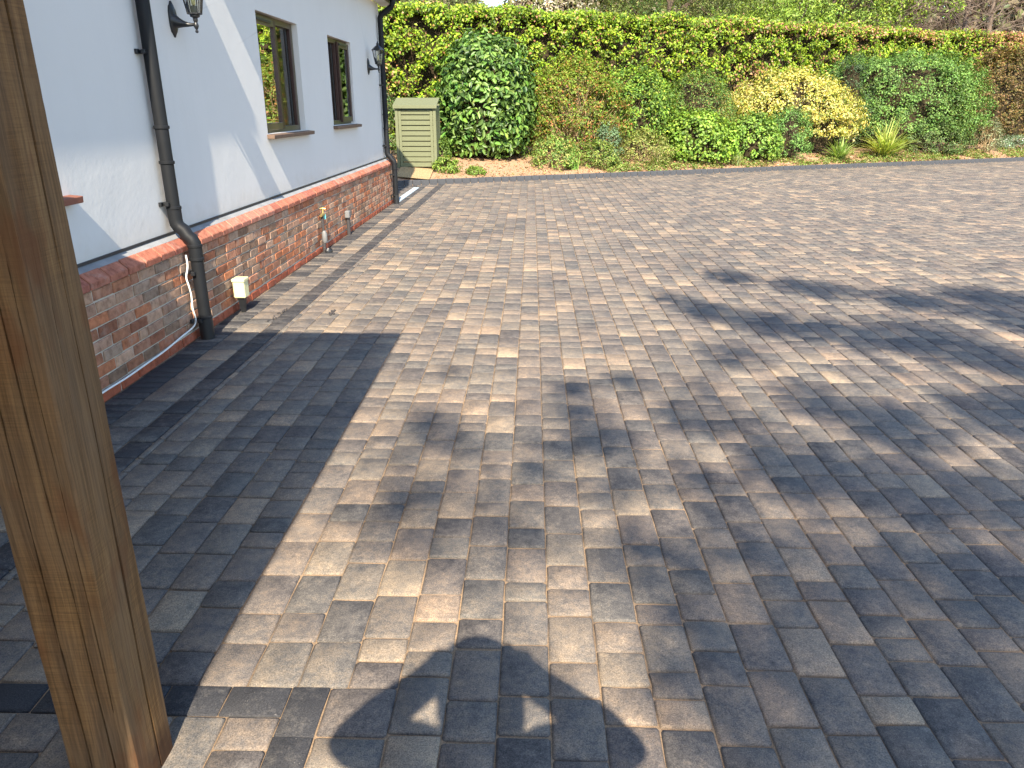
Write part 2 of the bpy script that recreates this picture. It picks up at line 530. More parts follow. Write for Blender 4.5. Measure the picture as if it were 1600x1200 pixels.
def paver_verts(cx, cy, lx, ly, n=8, seed=0, wear=1.0):
    """arrays of block outlines; returns (N, 3n, 3)"""
    r = np.random.default_rng(seed)
    cx, cy, lx, ly = (np.asarray(q, float) for q in (cx, cy, lx, ly))
    N = len(cx)
    hx, hy = lx / 2, ly / 2
    c = r.uniform(0.003, 0.010, (N, 4)) * wear
    P = np.zeros((N, 8, 2))
    order = [(1, -1), (1, 1), (-1, 1), (-1, -1)]
    for q, (sx, sy) in enumerate(order):
        a = np.stack([sx * (hx - c[:, q]), sy * hy], -1)
        b = np.stack([sx * hx, sy * (hy - c[:, q])], -1)
        if sx * sy > 0: a, b = b, a
        P[:, 2 * q], P[:, 2 * q + 1] = a, b
    if n == 12:
        Q = np.zeros((N, 12, 2))
        k = 0
        for i in range(8):
            Q[:, k] = P[:, i]; k += 1
            if i % 2 == 1:
                Q[:, k] = (P[:, i] + P[:, (i + 1) % 8]) / 2 + r.uniform(-0.0025, 0.0015, (N, 2)) * wear
                k += 1
        P = Q
    P = P + r.uniform(-0.0018, 0.0014, P.shape) * wear
    bev = r.uniform(0.005, 0.0095, (N, 1)) * wear
    inner = P * np.stack([1 - bev / hx[:, None], 1 - bev / hy[:, None]], -1)
    h = r.uniform(-0.0018, 0.0018, (N, 1))
    tx, ty = r.uniform(-0.010, 0.010, (N, 1)), r.uniform(-0.010, 0.010, (N, 1))
    V = np.zeros((N, 3 * n, 3))
    V[:, :n, :2] = inner
    V[:, n:2 * n, :2] = P
    V[:, 2 * n:, :2] = P
    V[:, :n, 2] = h + tx * inner[:, :, 0] + ty * inner[:, :, 1]
    V[:, n:2 * n, 2] = h - r.uniform(0.0045, 0.0075, (N, n)) * wear + tx * P[:, :, 0] + ty * P[:, :, 1]
    V[:, 2 * n:, 2] = -0.035
    V[:, :, 0] += cx[:, None]
    V[:, :, 1] += cy[:, None]
    return V


def paver_topology(N, n):
    one = [np.arange(n)]
    for i in range(n):
        j = (i + 1) % n
        one.append(np.array([n + i, n + j, j, i]))
        one.append(np.array([2 * n + i, 2 * n + j, n + j, n + i]))
    loops1 = np.concatenate(one)
    tot1 = np.array([len(q) for q in one])
    st1 = np.concatenate([[0], np.cumsum(tot1)[:-1]])
    loops = (loops1[None] + (np.arange(N) * 3 * n)[:, None]).ravel()
    starts = (st1[None] + (np.arange(N) * len(loops1))[:, None]).ravel()
    return loops, starts, np.tile(tot1, N)


GAP = 0.0036
PW = 0.158
lens = [0.118, 0.158, 0.238]
blocks = []                              # cx, cy, lx, ly, tone, warm


def rtone():
    u = random.random()
    t = random.uniform(0.25, 0.40) if u < 0.30 else random.uniform(0.40, 0.55) if u < 0.84 else random.uniform(0.55, 0.78)
    return t


def column(x0, x1, y0, y1, tone=None, choices=lens, wts=(1.3, 3, 4.2)):
    """fill one course running away from the camera"""
    y = y0
    first = tone is None
    while y < y1 - 0.001:
        l = random.choices(choices, wts)[0]
        if first:
            l = random.uniform(0.09, 0.22); first = False
        yb = y + l
        if y1 - yb < 0.06: yb = y1                          # no slivers: the last block is cut to fit
        blocks.append(((x0 + x1) / 2, (y + yb) / 2, x1 - x0 - GAP, yb - y - GAP, rtone() if tone is None else tone(), random.random()))
        y = yb


dark_tone = lambda: random.uniform(-0.62, -0.45)
line_tone = lambda: random.uniform(-0.02, 0.16)
greyish = lambda: random.uniform(-0.1, 0.42)
BX0, BX1, BY0, BY1 = -0.732, -0.612, 1.745, 1.870       # charcoal corner round the porch floor
yk = lambda x: KA + KB * x - 0.02
# wall border: header course, stretcher course, charcoal line
y = -1.6
while y < Y_END + 3.2:
    blocks.append((-2.492, y + 0.05, 0.204, 0.1 - GAP, greyish() if y > 5 else random.uniform(-0.15, 0.15), random.random() * 0.4))  # nearer headers toned darker, shade put into their colour
    y += 0.1
column(-2.388, -2.172, BY1, yk(-2.38), choices=[0.16, 0.24], wts=(1, 2))
column(-2.172, -2.026, BY1, yk(-2.17), tone=line_tone, choices=[0.2], wts=(1,))
xs = -0.246 - PW * 11
x = xs - 0.042
cols = [(xs - 0.042, xs)] + [(xs + PW * k, xs + PW * (k + 1)) for k in range(0, 125)]
for a, b in cols:
    ylo = max(-1.5, (a - 3.0) / 0.74)
    yhi = yk((a + b) / 2)
    if yhi - ylo < 0.3: continue
    if b <= BX0 + 0.02:
        column(a, b, BY1, yhi)
    elif a < BX1 - 0.001:
        column(a, b, BY1, yhi)
    else:
        if 0 < a - BX1 < 0.1:               # the cut course beside the charcoal corner is wider
            column(a, b, BY1, yhi); column(BX1, b, -1.5, BY1)
        else:
            column(a, b, ylo, yhi)
# the sliver left beside the charcoal corner is joined to the next course
# porch floor inside the corner
x = BX0
while x > -2.36:
    column(x - PW, x, -1.5, BY0)
    x -= PW
x = BX0
while x > -2.36:                                        # charcoal row across
    blocks.append((x - 0.095, (BY0 + BY1) / 2, 0.19 - GAP, BY1 - BY0 - GAP, dark_tone(), 0.1))
    x -= 0.19
y = BY1
while y > -1.5:                                         # charcoal column coming towards the camera
    blocks.append(((BX0 + BX1) / 2, y - 0.1, BX1 - BX0 - GAP, 0.2 - GAP, dark_tone(), 0.1))
    y -= 0.2
# paving round the far corner of the house
for k in range(12):
    x0 = -2.6 - PW * (k + 1)
    column(x0, x0 + PW, Y_END + 0.02, yk(x0), tone=greyish)
B = np.array(blocks)


def visible_px(b):
    d = np.stack([b[:, 0], b[:, 1], np.full(len(b), -CAM_H)], -1)
    zc = d @ np.array(fwd); xc = d @ np.array(rgt); yc = d @ np.array(upv)
    ok = (zc > 0.3) & (np.abs(xc / zc) < 0.70) & (np.abs(yc / zc) < 0.53)
    return np.where(ok, b[:, 2] * b[:, 3] / np.maximum(zc, 0.3) ** 3, 0)


# the post hides a strip of floor; count blocks behind it as unseen
px = visible_px(B)
under = (B[:, 0] < -1.06 - 0.30 * (B[:, 1] - 1.5)) & (B[:, 0] > -1.35 - 0.75 * (B[:, 1] - 1.4)) & (B[:, 1] < 4.5)
px = np.where(under, 0, px)
near = np.argsort(-px)[:300]
near_set = np.zeros(len(B), bool)
near_set[near] = True
shapes = {}
vis_rng = random.Random(3)
for i in np.nonzero(near_set)[0]:
    cx, cy, lx, ly, tone, warm = B[i]
    key = (round(lx, 3), round(ly, 2), vis_rng.randrange(5), tone < -0.12)
    if key not in shapes:
        Vv = paver_verts([0], [0], [key[0]], [key[1]], 12, 100 + len(shapes), 0.45 if key[3] else 1.0)
        shapes[key] = mesh_np('paver', Vv, *paver_topology(1, 12))
    o = link('paver', shapes[key], M['paver'], drive)
    o.location = (cx, cy, vis_rng.uniform(-0.0012, 0.0012))
    o.rotation_euler = (0, 0, (math.pi if vis_rng.random() < 0.5 else 0) + vis_rng.uniform(-0.006, 0.006))
    o.color = (tone, vis_rng.random(), warm, 1)
rest = B[~near_set]
Vr = paver_verts(rest[:, 0], rest[:, 1], rest[:, 2], rest[:, 3], 8, 5)
tint = np.stack([rest[:, 4], rng.random(len(rest)), rest[:, 5]], -1)
me = mesh_np('pavers', Vr, *paver_topology(len(rest), 8), tint=np.repeat(tint, 24, 0))
tag(link('pavers', me, M['paver_mass'], drive), kind='stuff')

# kerb: a structure whose blocks are its parts
kerb = tag(MB().box(0, 30, 0.0, 0.10, -0.10, 0.02).build('kerb', M['sand']), kind='structure')
ku0 = -7.0
kerb.location = (ku0 * KC, KA + KB * ku0 * KC, 0)
kerb.rotation_euler = (0, 0, KROT)
kshapes = []
for k in range(6):
    r = random.Random(k)
    mb = MB().box(-0.098 + r.uniform(0, .002), 0.098, -0.005 + r.uniform(-.003, .003), 0.108, -0.06, 0.112 + r.uniform(-.003, .003))
    o = mb.build('kerb_block', M['kerb'], kerb, bevel=0.008)
    kshapes.append(o.data)
    o.location = (0.1 + 0.2 * k, 0, 0)
for k in range(6, 146):
    o = link('kerb_block', kshapes[random.randrange(6)], None, kerb)
    o.location = (0.1 + 0.2 * k, 0, random.uniform(-0.002, 0.002))

# pale path from the kerb up to the green store
pv, pf = [], []
for i, s in enumerate(np.linspace(0.12, 1.7, 9)):
    for j, u in enumerate((-0.42, 0.36)):
        cxp = -2.72
        xx = cxp + u
        yy = KA + KB * cxp + s / KC
        pv.append((xx, yy, bank(xx, yy) + 0.045))
for i in range(8):
    pf.append((2 * i, 2 * i + 1, 2 * i + 3, 2 * i + 2))
me = bpy.data.meshes.new('path')
me.from_pydata(pv, [], pf)
tag(link('path', me, M['path']), kind='structure')

# ------------------------------------------------------------------ house
house = empty('house', (-5.0, 6.0, 0), 'white rendered house with red brick plinth and brown windows', 'house')
HX, HY = -5.0, 6.0


class HB(MB):
    """works in world numbers, stores relative to the house"""
    def build(s, name, mat, parent=None, **k):
        s.v = [(x - HX, y - HY, z) for x, y, z in s.v]
        return MB.build(s, name, mat, parent, **k)


WT = 0.30
EAVE = 3.36
w_open = [(3.05, 4.36, 1.22, 2.58), (8.06, 9.44, 1.435, 2.58), (10.80, 12.14, 1.455, 2.58)]
mb = HB()
ys = [-4.0]
for y0, y1, z0, z1 in w_open:
    ys += [y0, y1]
ys.append(Y_END)
for i in range(len(ys) - 1):
    ya, yb = ys[i], ys[i + 1]
    if i % 2 == 0:
        mb.box(XW - WT, XW, ya, yb, 0.79, EAVE)
    else:
        y0, y1, z0, z1 = w_open[i // 2]
        mb.box(XW - WT, XW, ya, yb, 0.79, z0)
        mb.box(XW - WT, XW, ya, yb, z1, EAVE)
mb.box(-8.3, XW - WT, Y_END - WT, Y_END, 0.0, EAVE)       # far end wall
mb.box(-8.3, -8.0, -4, Y_END - WT, 0.0, EAVE)
mb.box(-8.0, XW - WT, -4.0, -3.7, 0.0, EAVE)
wall = mb.build('wall', M['render'], house)
# weld the wall pieces so the joints do not show
bm = bmesh.new(); bm.from_mesh(wall.data)
bmesh.ops.remove_doubles(bm, verts=bm.verts, dist=0.0005)
bm.to_mesh(wall.data); bm.free()
HB().box(-8.0, XW - WT, -3.7, Y_END - WT, 0.0, 0.05).build('floor_slab', M['dark'], house)
HB().box(-8.0, XW - WT, -3.7, Y_END - WT, EAVE - 0.05, EAVE).build('ceiling_slab', M['dark'], house)
# eave: soffit, fascia and gutter begin beyond a gap shaped to let a sun streak through
Y_EAVE = 6.35
HB().box(XW + 0.004, XW + 0.215, Y_EAVE, Y_END + 0.32, EAVE + 0.004, EAVE + 0.03).build('soffit', M['render'], house)
HB().box(XW + 0.216, XW + 0.240, Y_EAVE, Y_END + 0.32, EAVE, EAVE + 0.16).build('fascia', M['frame'], house)
HB().box(XW + 0.004, XW + 0.258, -4.0, 5.52, EAVE + 0.004, EAVE + 0.10).build('soffit', M['render'], house)  # near eave, out of view, overhang shaped to shade the upper wall
HB().box(XW - 0.30, XW + 0.003, 5.52, Y_EAVE, EAVE + 0.002, EAVE + 0.16).build('wall_head', M['render'], house)
gpoly = [(XW + 0.241 + 0.055 + 0.055 * math.cos(a), EAVE + 0.12 + 0.055 * math.sin(a)) for a in np.linspace(math.pi, 2 * math.pi, 9)]
gpoly += [(x * 1.0, z + 0.012) for x, z in reversed(gpoly)]
HB().prism(gpoly, Y_EAVE, Y_END + 0.30).build('gutter', M['pipe'], house)
RH = EAVE + 0.27 + 1.19 * 3.0
XR = XW + 0.30 - 3.0
HB().prism([(XW + 0.34, EAVE + 0.18), (XW + 0.34, EAVE + 0.25), (XR, RH), (XR, RH - 0.07)], Y_EAVE, Y_END + 0.38).build('roof', M['tile'], house)
HB().prism([(XW + 0.255, EAVE + 0.105), (XW + 0.255, EAVE + 0.17), (XR, RH), (XR, RH - 0.07)], -4.2, 5.52).build('roof', M['tile'], house)
HB().prism([(XW - 0.1, EAVE + 0.6), (XW - 0.1, EAVE + 0.67), (XR, RH), (XR, RH - 0.07)], 5.52, Y_EAVE).build('roof', M['tile'], house)
HB().prism([(XR, RH - 0.07), (XR, RH), (-8.5, EAVE + 0.2), (-8.5, EAVE + 0.13)], -4.2, Y_END + 0.15).build('roof', M['tile'], house)
HB().add([(XW - WT, Y_END - 0.05, EAVE), (-8.3, Y_END - 0.05, EAVE), (XR, Y_END - 0.05, RH - 0.08),
          (XW - WT, Y_END - 0.2, EAVE), (-8.3, Y_END - 0.2, EAVE), (XR, Y_END - 0.2, RH - 0.08)],
         [(0, 1, 2), (5, 4, 3), (0, 3, 4, 1), (1, 4, 5, 2), (2, 5, 3, 0)]).build('gable', M['render'], house)

# plinth: mortar core with bricks, coping of red tiles, grey flaunching
plinth = HB().box(XW - 0.25, XP - 0.012, -4.0, Y_END - 0.012, -0.02, 0.672).build('plinth', M['mortar'], house)
CH = 0.0752
brick_cols = [(0.342, 0.146, 0.080), (0.365, 0.171, 0.103), (0.285, 0.114, 0.064), (0.376, 0.217, 0.142), (0.251, 0.151, 0.097), (0.399, 0.151, 0.073), (0.308, 0.205, 0.142), (0.410, 0.248, 0.160)]


def brick_mesh(lx, seed, h=0.0655):
    r = random.Random(seed)
    d, b = 0.05, 0.006
    j = lambda q: r.uniform(-q, q)
    hy, hz = lx / 2, h / 2
    o = [(-0.0 + j(.0015), sy * (hy + j(.003)), sz * (hz + j(.0025))) for sy, sz in ((-1, -1), (1, -1), (1, 1), (-1, 1))]
    back = [(-d, y, z) for _, y, z in o]
    mid = [(x - b, y, z) for x, y, z in o]
    frn = [(x, y * (1 - b / hy), z * (1 - b / hz)) for x, y, z in o]
    v = back + mid + frn
    f = [(8, 9, 10, 11)] + [(4 + i, 4 + (i + 1) % 4, 8 + (i + 1) % 4, 8 + i) for i in range(4)] + [(i, (i + 1) % 4, 4 + (i + 1) % 4, 4 + i) for i in range(4)]
    me = bpy.data.meshes.new('brick')
    me.from_pydata(v, [], f)
    return me


bricks = []
for c in range(9):
    z = 0.035 + CH * (c) if c else 0.03
    y = 3.55 + (0.112 if c % 2 else 0) + random.uniform(-.02, .02)
    while y < Y_END - 0.03:
        l = 0.103 if random.random() < 0.14 else 0.215
        if y + l > Y_END - 0.004: l = Y_END - 0.004 - y
        if l > 0.03:
            col = random.choice(brick_cols)
            k = random.uniform(0.8, 1.15)
            col = tuple(q * k for q in col)
            if c == 0: col = (0.30 * k, 0.085 * k, 0.045 * k)
            bricks.append((y + l / 2, z + 0.0 if c else 0.028, l, col))
        y += l + 0.0105
bricks.sort(key=lambda b: b[0])
bm_cache = {}
for i, (yc, zc, l, col) in enumerate(bricks):
    if yc > 4.0 and len([1 for _ in ()]) == 0:
        pass
vis_b = [b for b in bricks if b[0] > 4.05]
inst, mass = vis_b[:300], [b for b in bricks if b[0] <= 4.05] + vis_b[300:]
for yc, zc, l, col in inst:
    key = (round(l, 2), random.randrange(6))
    if key not in bm_cache: bm_cache[key] = brick_mesh(key[0] + 0.0, hash(key) % 1000)
    o = link('brick', bm_cache[key], M['brick'], plinth)
    o.location = (XP - HX + random.uniform(-0.003, 0.002), yc - HY, zc)
    o.color = (*col, 1)
vv, ff, tt = [], [], []
for yc, zc, l, col in mass:
    m0 = bm_cache.get((round(l, 2), 1)) or bm_cache[(0.21, 1)] if (0.21, 1) in bm_cache else next(iter(bm_cache.values()))
    b0 = len(vv)
    ly0 = max(v.co.y for v in m0.vertices)
    for v in m0.vertices:
        vv.append((XP - HX + v.co.x, yc - HY + v.co.y * (l / 2) / ly0, zc + v.co.z)); tt.append(col)
    for p in m0.polygons:
        ff.append(tuple(q + b0 for q in p.vertices))
me = bpy.data.meshes.new('brickwork')
me.from_pydata(vv, [], ff)
ca = me.color_attributes.new('tint', 'FLOAT_COLOR', 'POINT')
ca.data.foreach_set('color', np.concatenate([np.array(tt), np.ones((len(tt), 1))], 1).astype(np.float32).ravel())
tag(link('brickwork', me, M['brick_mass'], plinth), kind='stuff')

coping = HB().prism([(XP - 0.02, 0.673), (XP + 0.002, 0.676), (XP - 0.047, 0.752), (XW - 0.1, 0.757), (XW - 0.1, 0.673)], -4.0, Y_END - 0.006).build('coping', M['mortar'], house)
tile_shapes = []
y = 3.4
kk = 0
while y < Y_END - 0.05:
    l = min(0.222, Y_END - 0.004 - y)
    col = random.choice([(0.36, 0.135, 0.085), (0.34, 0.12, 0.075), (0.40, 0.165, 0.115), (0.31, 0.11, 0.075)])
    if len(tile_shapes) < 5 or l < 0.22:
        r = random.Random(kk + 50)
        e = r.uniform(-.002, .002)
        t = MB().prism([(-0.03, 0.0), (0.012 + e, 0.0), (0.014 + e, 0.042), (-0.046, 0.094 + e), (-0.07, 0.090)], -l / 2 + 0.005, l / 2 - 0.005)
        o = t.build('coping_tile', M['brick'], coping, bevel=0.004)
        if l > 0.22: tile_shapes.append(o.data)
    else:
        o = link('coping_tile', random.choice(tile_shapes), None, coping)
    o.location = (XP - HX, y + l / 2 - HY, 0.678 + random.uniform(-.001, .001))
    o.color = (*col, 1)
    y += 0.225
    kk += 1
HB().prism([(XP - 0.048, 0.753), (XP - 0.048, 0.772), (XW + 0.002, 0.800), (XW - 0.03, 0.800), (XW - 0.03, 0.756)], -4.0, Y_END - 0.008).build('flaunching', M['grey_mortar'], house)
HB().box(XW - 0.02, XW + 0.013, -4.0, Y_END + 0.006, 0.801, 0.818).build('drip_bead', M['bead'], house)


def window(y0, y1, z0, z1, opening, sill_mat):
    """opening: 0 = left leaf opens, 1 = right leaf opens"""
    wroot = HB().box(XW - 0.145, XW - 0.062, y0 + 0.002, y0 + 0.055, z0, z1 - 0.002).box(XW - 0.145, XW - 0.062, y1 - 0.055, y1 - 0.002, z0, z1 - 0.002) \
        .box(XW - 0.144, XW - 0.063, y0 + 0.055, y1 - 0.055, z0, z0 + 0.06).box(XW - 0.144, XW - 0.063, y0 + 0.055, y1 - 0.055, z1 - 0.062, z1 - 0.002) \
        .build('window', M['frame'], house, bevel=0.003)
    ym = (y0 + y1) / 2
    HB().box(XW - 0.143, XW - 0.064, ym - 0.03, ym + 0.03, z0 + 0.0605, z1 - 0.0625).build('mullion', M['frame_dark'], wroot, bevel=0.003)
    for k, (a, b) in enumerate(((y0 + 0.0555, ym - 0.0305), (ym + 0.0305, y1 - 0.0555))):
        za, zb = z0 + 0.0605, z1 - 0.0625
        if k == opening:                                # a proud leaf
            a2, b2, za2, zb2 = a - 0.028, b + 0.028, za - 0.03, zb + 0.03
            t = 0.07
            HB().box(XW - 0.061, XW - 0.028, a2, a2 + t, za2, zb2).box(XW - 0.061, XW - 0.028, b2 - t, b2, za2, zb2).build('sash_stile', M['frame_dark'], wroot, bevel=0.003)
            HB().box(XW - 0.061, XW - 0.0275, a2 + t + .0005, b2 - t - .0005, za2, za2 + t).build('sash_rail', M['frame'], wroot, bevel=0.003)
            HB().box(XW - 0.061, XW - 0.0275, a2 + t + .0005, b2 - t - .0005, zb2 - t, zb2).build('sash_rail', M['frame'], wroot, bevel=0.003)
            HB().box(XW - 0.027, XW - 0.010, a2 + 0.03, b2 - 0.2, zb2 - 0.045, zb2 - 0.022).build('trickle_vent', M['blackmetal'], wroot, bevel=0.002)
            ga, gb, gza, gzb, gx = a2 + t, b2 - t, za2 + t, zb2 - t, XW - 0.050
        else:
            ga, gb, gza, gzb, gx = a, b, za, zb, XW - 0.100
            HB().box(XW - 0.096, XW - 0.066, ga, ga + 0.035, gza, gzb).build('bead', M['frame_dark'], wroot)
            HB().box(XW - 0.096, XW - 0.066, gb - 0.035, gb, gza, gzb).build('bead', M['frame_dark'], wroot)
            ga += 0.035; gb -= 0.035
        HB().box(gx - 0.02, gx - 0.005, ga, ga + 0.022, gza, gzb).box(gx - 0.02, gx - 0.005, gb - 0.022, gb, gza, gzb).build('spacer_bar', M['spacer'], wroot)
        HB().add([(gx, ga, gza), (gx, gb, gza), (gx, gb, gzb), (gx, ga, gzb)], [(0, 1, 2, 3)]).build('pane', M['glass'], wroot)
    HB().prism([(XW - 0.062, z0 - 0.045), (XW + 0.075, z0 - 0.05), (XW + 0.078, z0 - 0.012), (XW - 0.062, z0 - 0.001)], y0 - 0.03, y1 + 0.10).build('sill', sill_mat, wroot, bevel=0.003)


window(*w_open[0], 0, M['sill_red'])
window(*w_open[1], 0, M['sill'])
window(*w_open[2], 1, M['sill'])


# ------------------------------------------------------------------ down pipes
def downpipe(y, top, swan, label):
    root = empty('downpipe', (XP + 0.09, y, 0), label, 'downpipe', 'black down pipes on the house wall')
    ox, oy = XP + 0.09, y
    r = 0.046
    xu, xl = XW + 0.066 - ox, XP + 0.082 - ox

    def part(name, pts, rad, n=18, mat='pipe'):
        return MB().tube(pts, rad, n).build(name, M[mat], root, smooth=True)
    ptop = top
    if swan:
        part('pipe', [(xu, 0, 0.93), (xu, 0, EAVE - 0.28)], r)
        part('swan_neck', [(xu, 0, EAVE - 0.31), (xu, 0, EAVE - 0.24), (xu + 0.02, 0, EAVE - 0.19), (xu + 0.205, 0, EAVE - 0.06), (xu + 0.23, 0, EAVE), (xu + 0.23, 0, EAVE + 0.07)], r + 0.003)
    else:
        part('pipe', [(xu, 0, 0.93), (xu, 0, ptop)], r)
    bend = [(xu, 0, 1.0), (xu, 0, 0.92), (xu + 0.004, 0, 0.885), (xu + 0.022, 0, 0.855), (xu + 0.05, 0, 0.835)]
    bend2 = [(xl - 0.045, 0, 0.793), (xl - 0.018, 0, 0.772), (xl - 0.003, 0, 0.742), (xl, 0, 0.70), (xl, 0, 0.62)]
    part('offset_bend', bend + bend2, r + 0.004)
    part('lower_pipe', [(xl, 0, 0.63), (xl, 0, 0.16)], r)
    part('shoe', [(xl, 0, 0.17), (xl, 0, -0.02)], r + 0.008, mat='blackmetal')
    for z, x in ((1.0, xu), (1.32, xu), (1.56, xu), (0.62, xl), (0.72, xl), (0.17, xl)):
        part('collar', [(x, 0, z - 0.012), (x, 0, z - 0.008), (x, 0, z + 0.008), (x, 0, z + 0.012)], [r + 0.004, r + 0.0085, r + 0.0085, r + 0.004])
    for z, x, wl in ((1.03, xu, XW), (2.05, xu, XW), (0.52, xl, XP), (0.155, xl, XP)):
        MB().box(wl - ox - 0.0, x - 0.02, -0.02, 0.02, z - 0.012, z + 0.012).box(x - 0.03, x + 0.0, -r - 0.03, -r + 0.02, z - 0.014, z + 0.014) \
            .box(wl - ox, wl - ox + 0.02, -r - 0.045, -r - 0.005, z - 0.016, z + 0.016).build('clip', M['blackmetal'], root, bevel=0.003)
    return root


downpipe(5.60, 3.42, False, 'thick black down pipe nearest the oak post, beside the lantern')
downpipe(14.30, 3.3, True, 'black down pipe at the far corner of the house with its top bend')


# ------------------------------------------------------------------ wall lanterns
def lantern(y, z, label):
    root = empty('wall_lantern', (XW, y, z), label, 'wall lantern', 'black coach lanterns on the white wall')
    prof = [(0.0, -0.125), (0.022, -0.10), (0.040, -0.088), (0.052, -0.05), (0.055, 0.0), (0.052, 0.05), (0.040, 0.085), (0.022, 0.098), (0.0, 0.125)]
    ring = prof + [(-a, b) for a, b in reversed(prof[1:-1])]
    n = len(ring)
    vs = [(0.0005, a, b) for a, b in ring] + [(0.012, a, b) for a, b in ring] + [(0.026, a * 0.7, b * 0.75) for a, b in ring]
    fs = [(k + i * n, (k + 1) % n + i * n, (k + 1) % n + (i + 1) * n, k + (i + 1) * n) for i in range(2) for k in range(n)]
    fs += [tuple(range(2 * n, 3 * n)), tuple(range(n - 1, -1, -1))]
    MB().add(vs, fs).build('backplate', M['blackmetal'], root, smooth=True)
    pts, rad = [], []
    for t in np.linspace(0, 1, 10):
        pts.append((0.012 + 0.165 * t, 0, -0.015 - 0.022 * math.sin(t * 2.0)))
        rad.append(0.046 * (1 - t) ** 2.2 + 0.011)
    MB().tube(pts, rad, 12).build('arm', M['blackmetal'], root, smooth=True)
    cx = 0.178
    MB().lathe([(0.004, -0.095), (0.011, -0.09), (0.012, -0.08), (0.006, -0.072), (0.014, -0.06), (0.019, -0.045), (0.016, -0.03), (0.012, -0.022),
                (0.017, -0.010), (0.017, 0.008), (0.034, 0.016), (0.036, 0.030), (0.05, 0.034)], cx, 0, 16).build('finial', M['blackmetal'], root, smooth=True)
    zb, zt, rb, rt = 0.036, 0.245, 0.050, 0.088
    bars = MB()
    gl = MB()
    P = lambda k, r, zz: (cx + r * math.cos(k * math.pi / 3 + 0.26), r * math.sin(k * math.pi / 3 + 0.26), zz)
    for k in range(6):
        bars.tube([P(k, rb, zb), P(k, rt, zt)], 0.0045, 5)
        bars.tube([P(k, rb, zb), P(k + 1, rb, zb)], 0.005, 5)
        bars.tube([P(k, rt, zt), P(k + 1, rt, zt)], 0.006, 5)
        gl.add([P(k, rb - .002, zb), P(k + 1, rb - .002, zb), P(k + 1, rt - .002, zt), P(k, rt - .002, zt)], [(0, 1, 2, 3)])
    bars.build('frame', M['blackmetal'], root)
    gl.build('glazing', M['lampglass'], root)
    MB().lathe([(0.02, 0.034), (0.022, 0.04), (0.022, 0.085), (0.018, 0.09), (0.012, 0.092)], cx, 0, 12).build('lamp_holder', M['greyplastic'], root, smooth=True)
    MB().lathe([(0.008, 0.093), (0.014, 0.10), (0.017, 0.125), (0.012, 0.16), (0.003, 0.182)], cx, 0, 12).build('bulb', M['cream'], root, smooth=True)
    MB().lathe([(0.108, 0.243), (0.104, 0.252), (0.055, 0.295), (0.024, 0.318), (0.02, 0.33), (0.026, 0.34), (0.012, 0.352), (0.008, 0.37), (0.002, 0.38)], cx, 0, 6).build('roof_cap', M['blackmetal'], root)


lantern(6.17, 2.31, 'black lantern on a curved bracket beside the near down pipe')
lantern(13.33, 2.31, 'small black lantern by the far corner, beyond both windows')

# ------------------------------------------------------------------ outside socket on its stake, cable, tap, short pipe, strip
t = empty('garden_socket', (XP + 0.075, 6.40, 0), 'cream plastic socket box on a short black stake by the plinth', 'socket box')
b = MB().box(-0.05, 0.05, -0.055, 0.055, 0.135, 0.295).build('box', M['cream'], t, bevel=0.008)
MB().box(-0.056, 0.056, -0.061, 0.061, 0.275, 0.305).build('lid', M['cream'], b, bevel=0.006)
MB().add([(-0.03, -0.03, 0.134), (0.03, -0.03, 0.134), (0.03, 0.03, 0.134), (-0.03, 0.03, 0.134), (-0.012, -0.012, -0.04), (0.012, -0.012, -0.04), (0.012, 0.012, -0.04), (-0.012, 0.012, -0.04)],
         [(0, 1, 2, 3), (7, 6, 5, 4), (0, 4, 5, 1), (1, 5, 6, 2), (2, 6, 7, 3), (3, 7, 4, 0)]).build('stake', M['blackmetal'], t)

pts = [(XP + 0.03, 5.545, 0.66), (XP + 0.035, 5.535, 0.58), (XP + 0.022, 5.515, 0.50), (XP + 0.03, 5.515, 0.44), (XP + 0.03, 5.535, 0.36), (XP + 0.028, 5.53, 0.26), (XP + 0.03, 5.55, 0.16),
       (XP + 0.022, 5.50, 0.115), (XP + 0.014, 5.3, 0.095), (XP + 0.012, 5.05, 0.075), (XP + 0.012, 4.8, 0.070), (XP + 0.013, 4.5, 0.066), (XP + 0.012, 4.2, 0.071), (XP + 0.014, 3.8, 0.06), (XP + 0.012, 3.2, 0.06)]
fine = []
for i in range(len(pts) - 1):
    p0, p1, p2, p3 = (np.array(pts[max(0, min(len(pts) - 1, i + k))]) for k in (-1, 0, 1, 2))
    for u in np.linspace(0, 1, 6)[:-1]:
        fine.append(tuple(0.5 * (2 * p1 + (p2 - p0) * u + (2 * p0 - 5 * p1 + 4 * p2 - p3) * u * u + (3 * p1 - p0 - 3 * p2 + p3) * u ** 3)))
fine.append(pts[-1])
tag(MB().tube(fine, 0.0062, 8).build('cable', M['white'], smooth=True), 'thin white cable running down beside the pipe and along the brick base', 'cable')

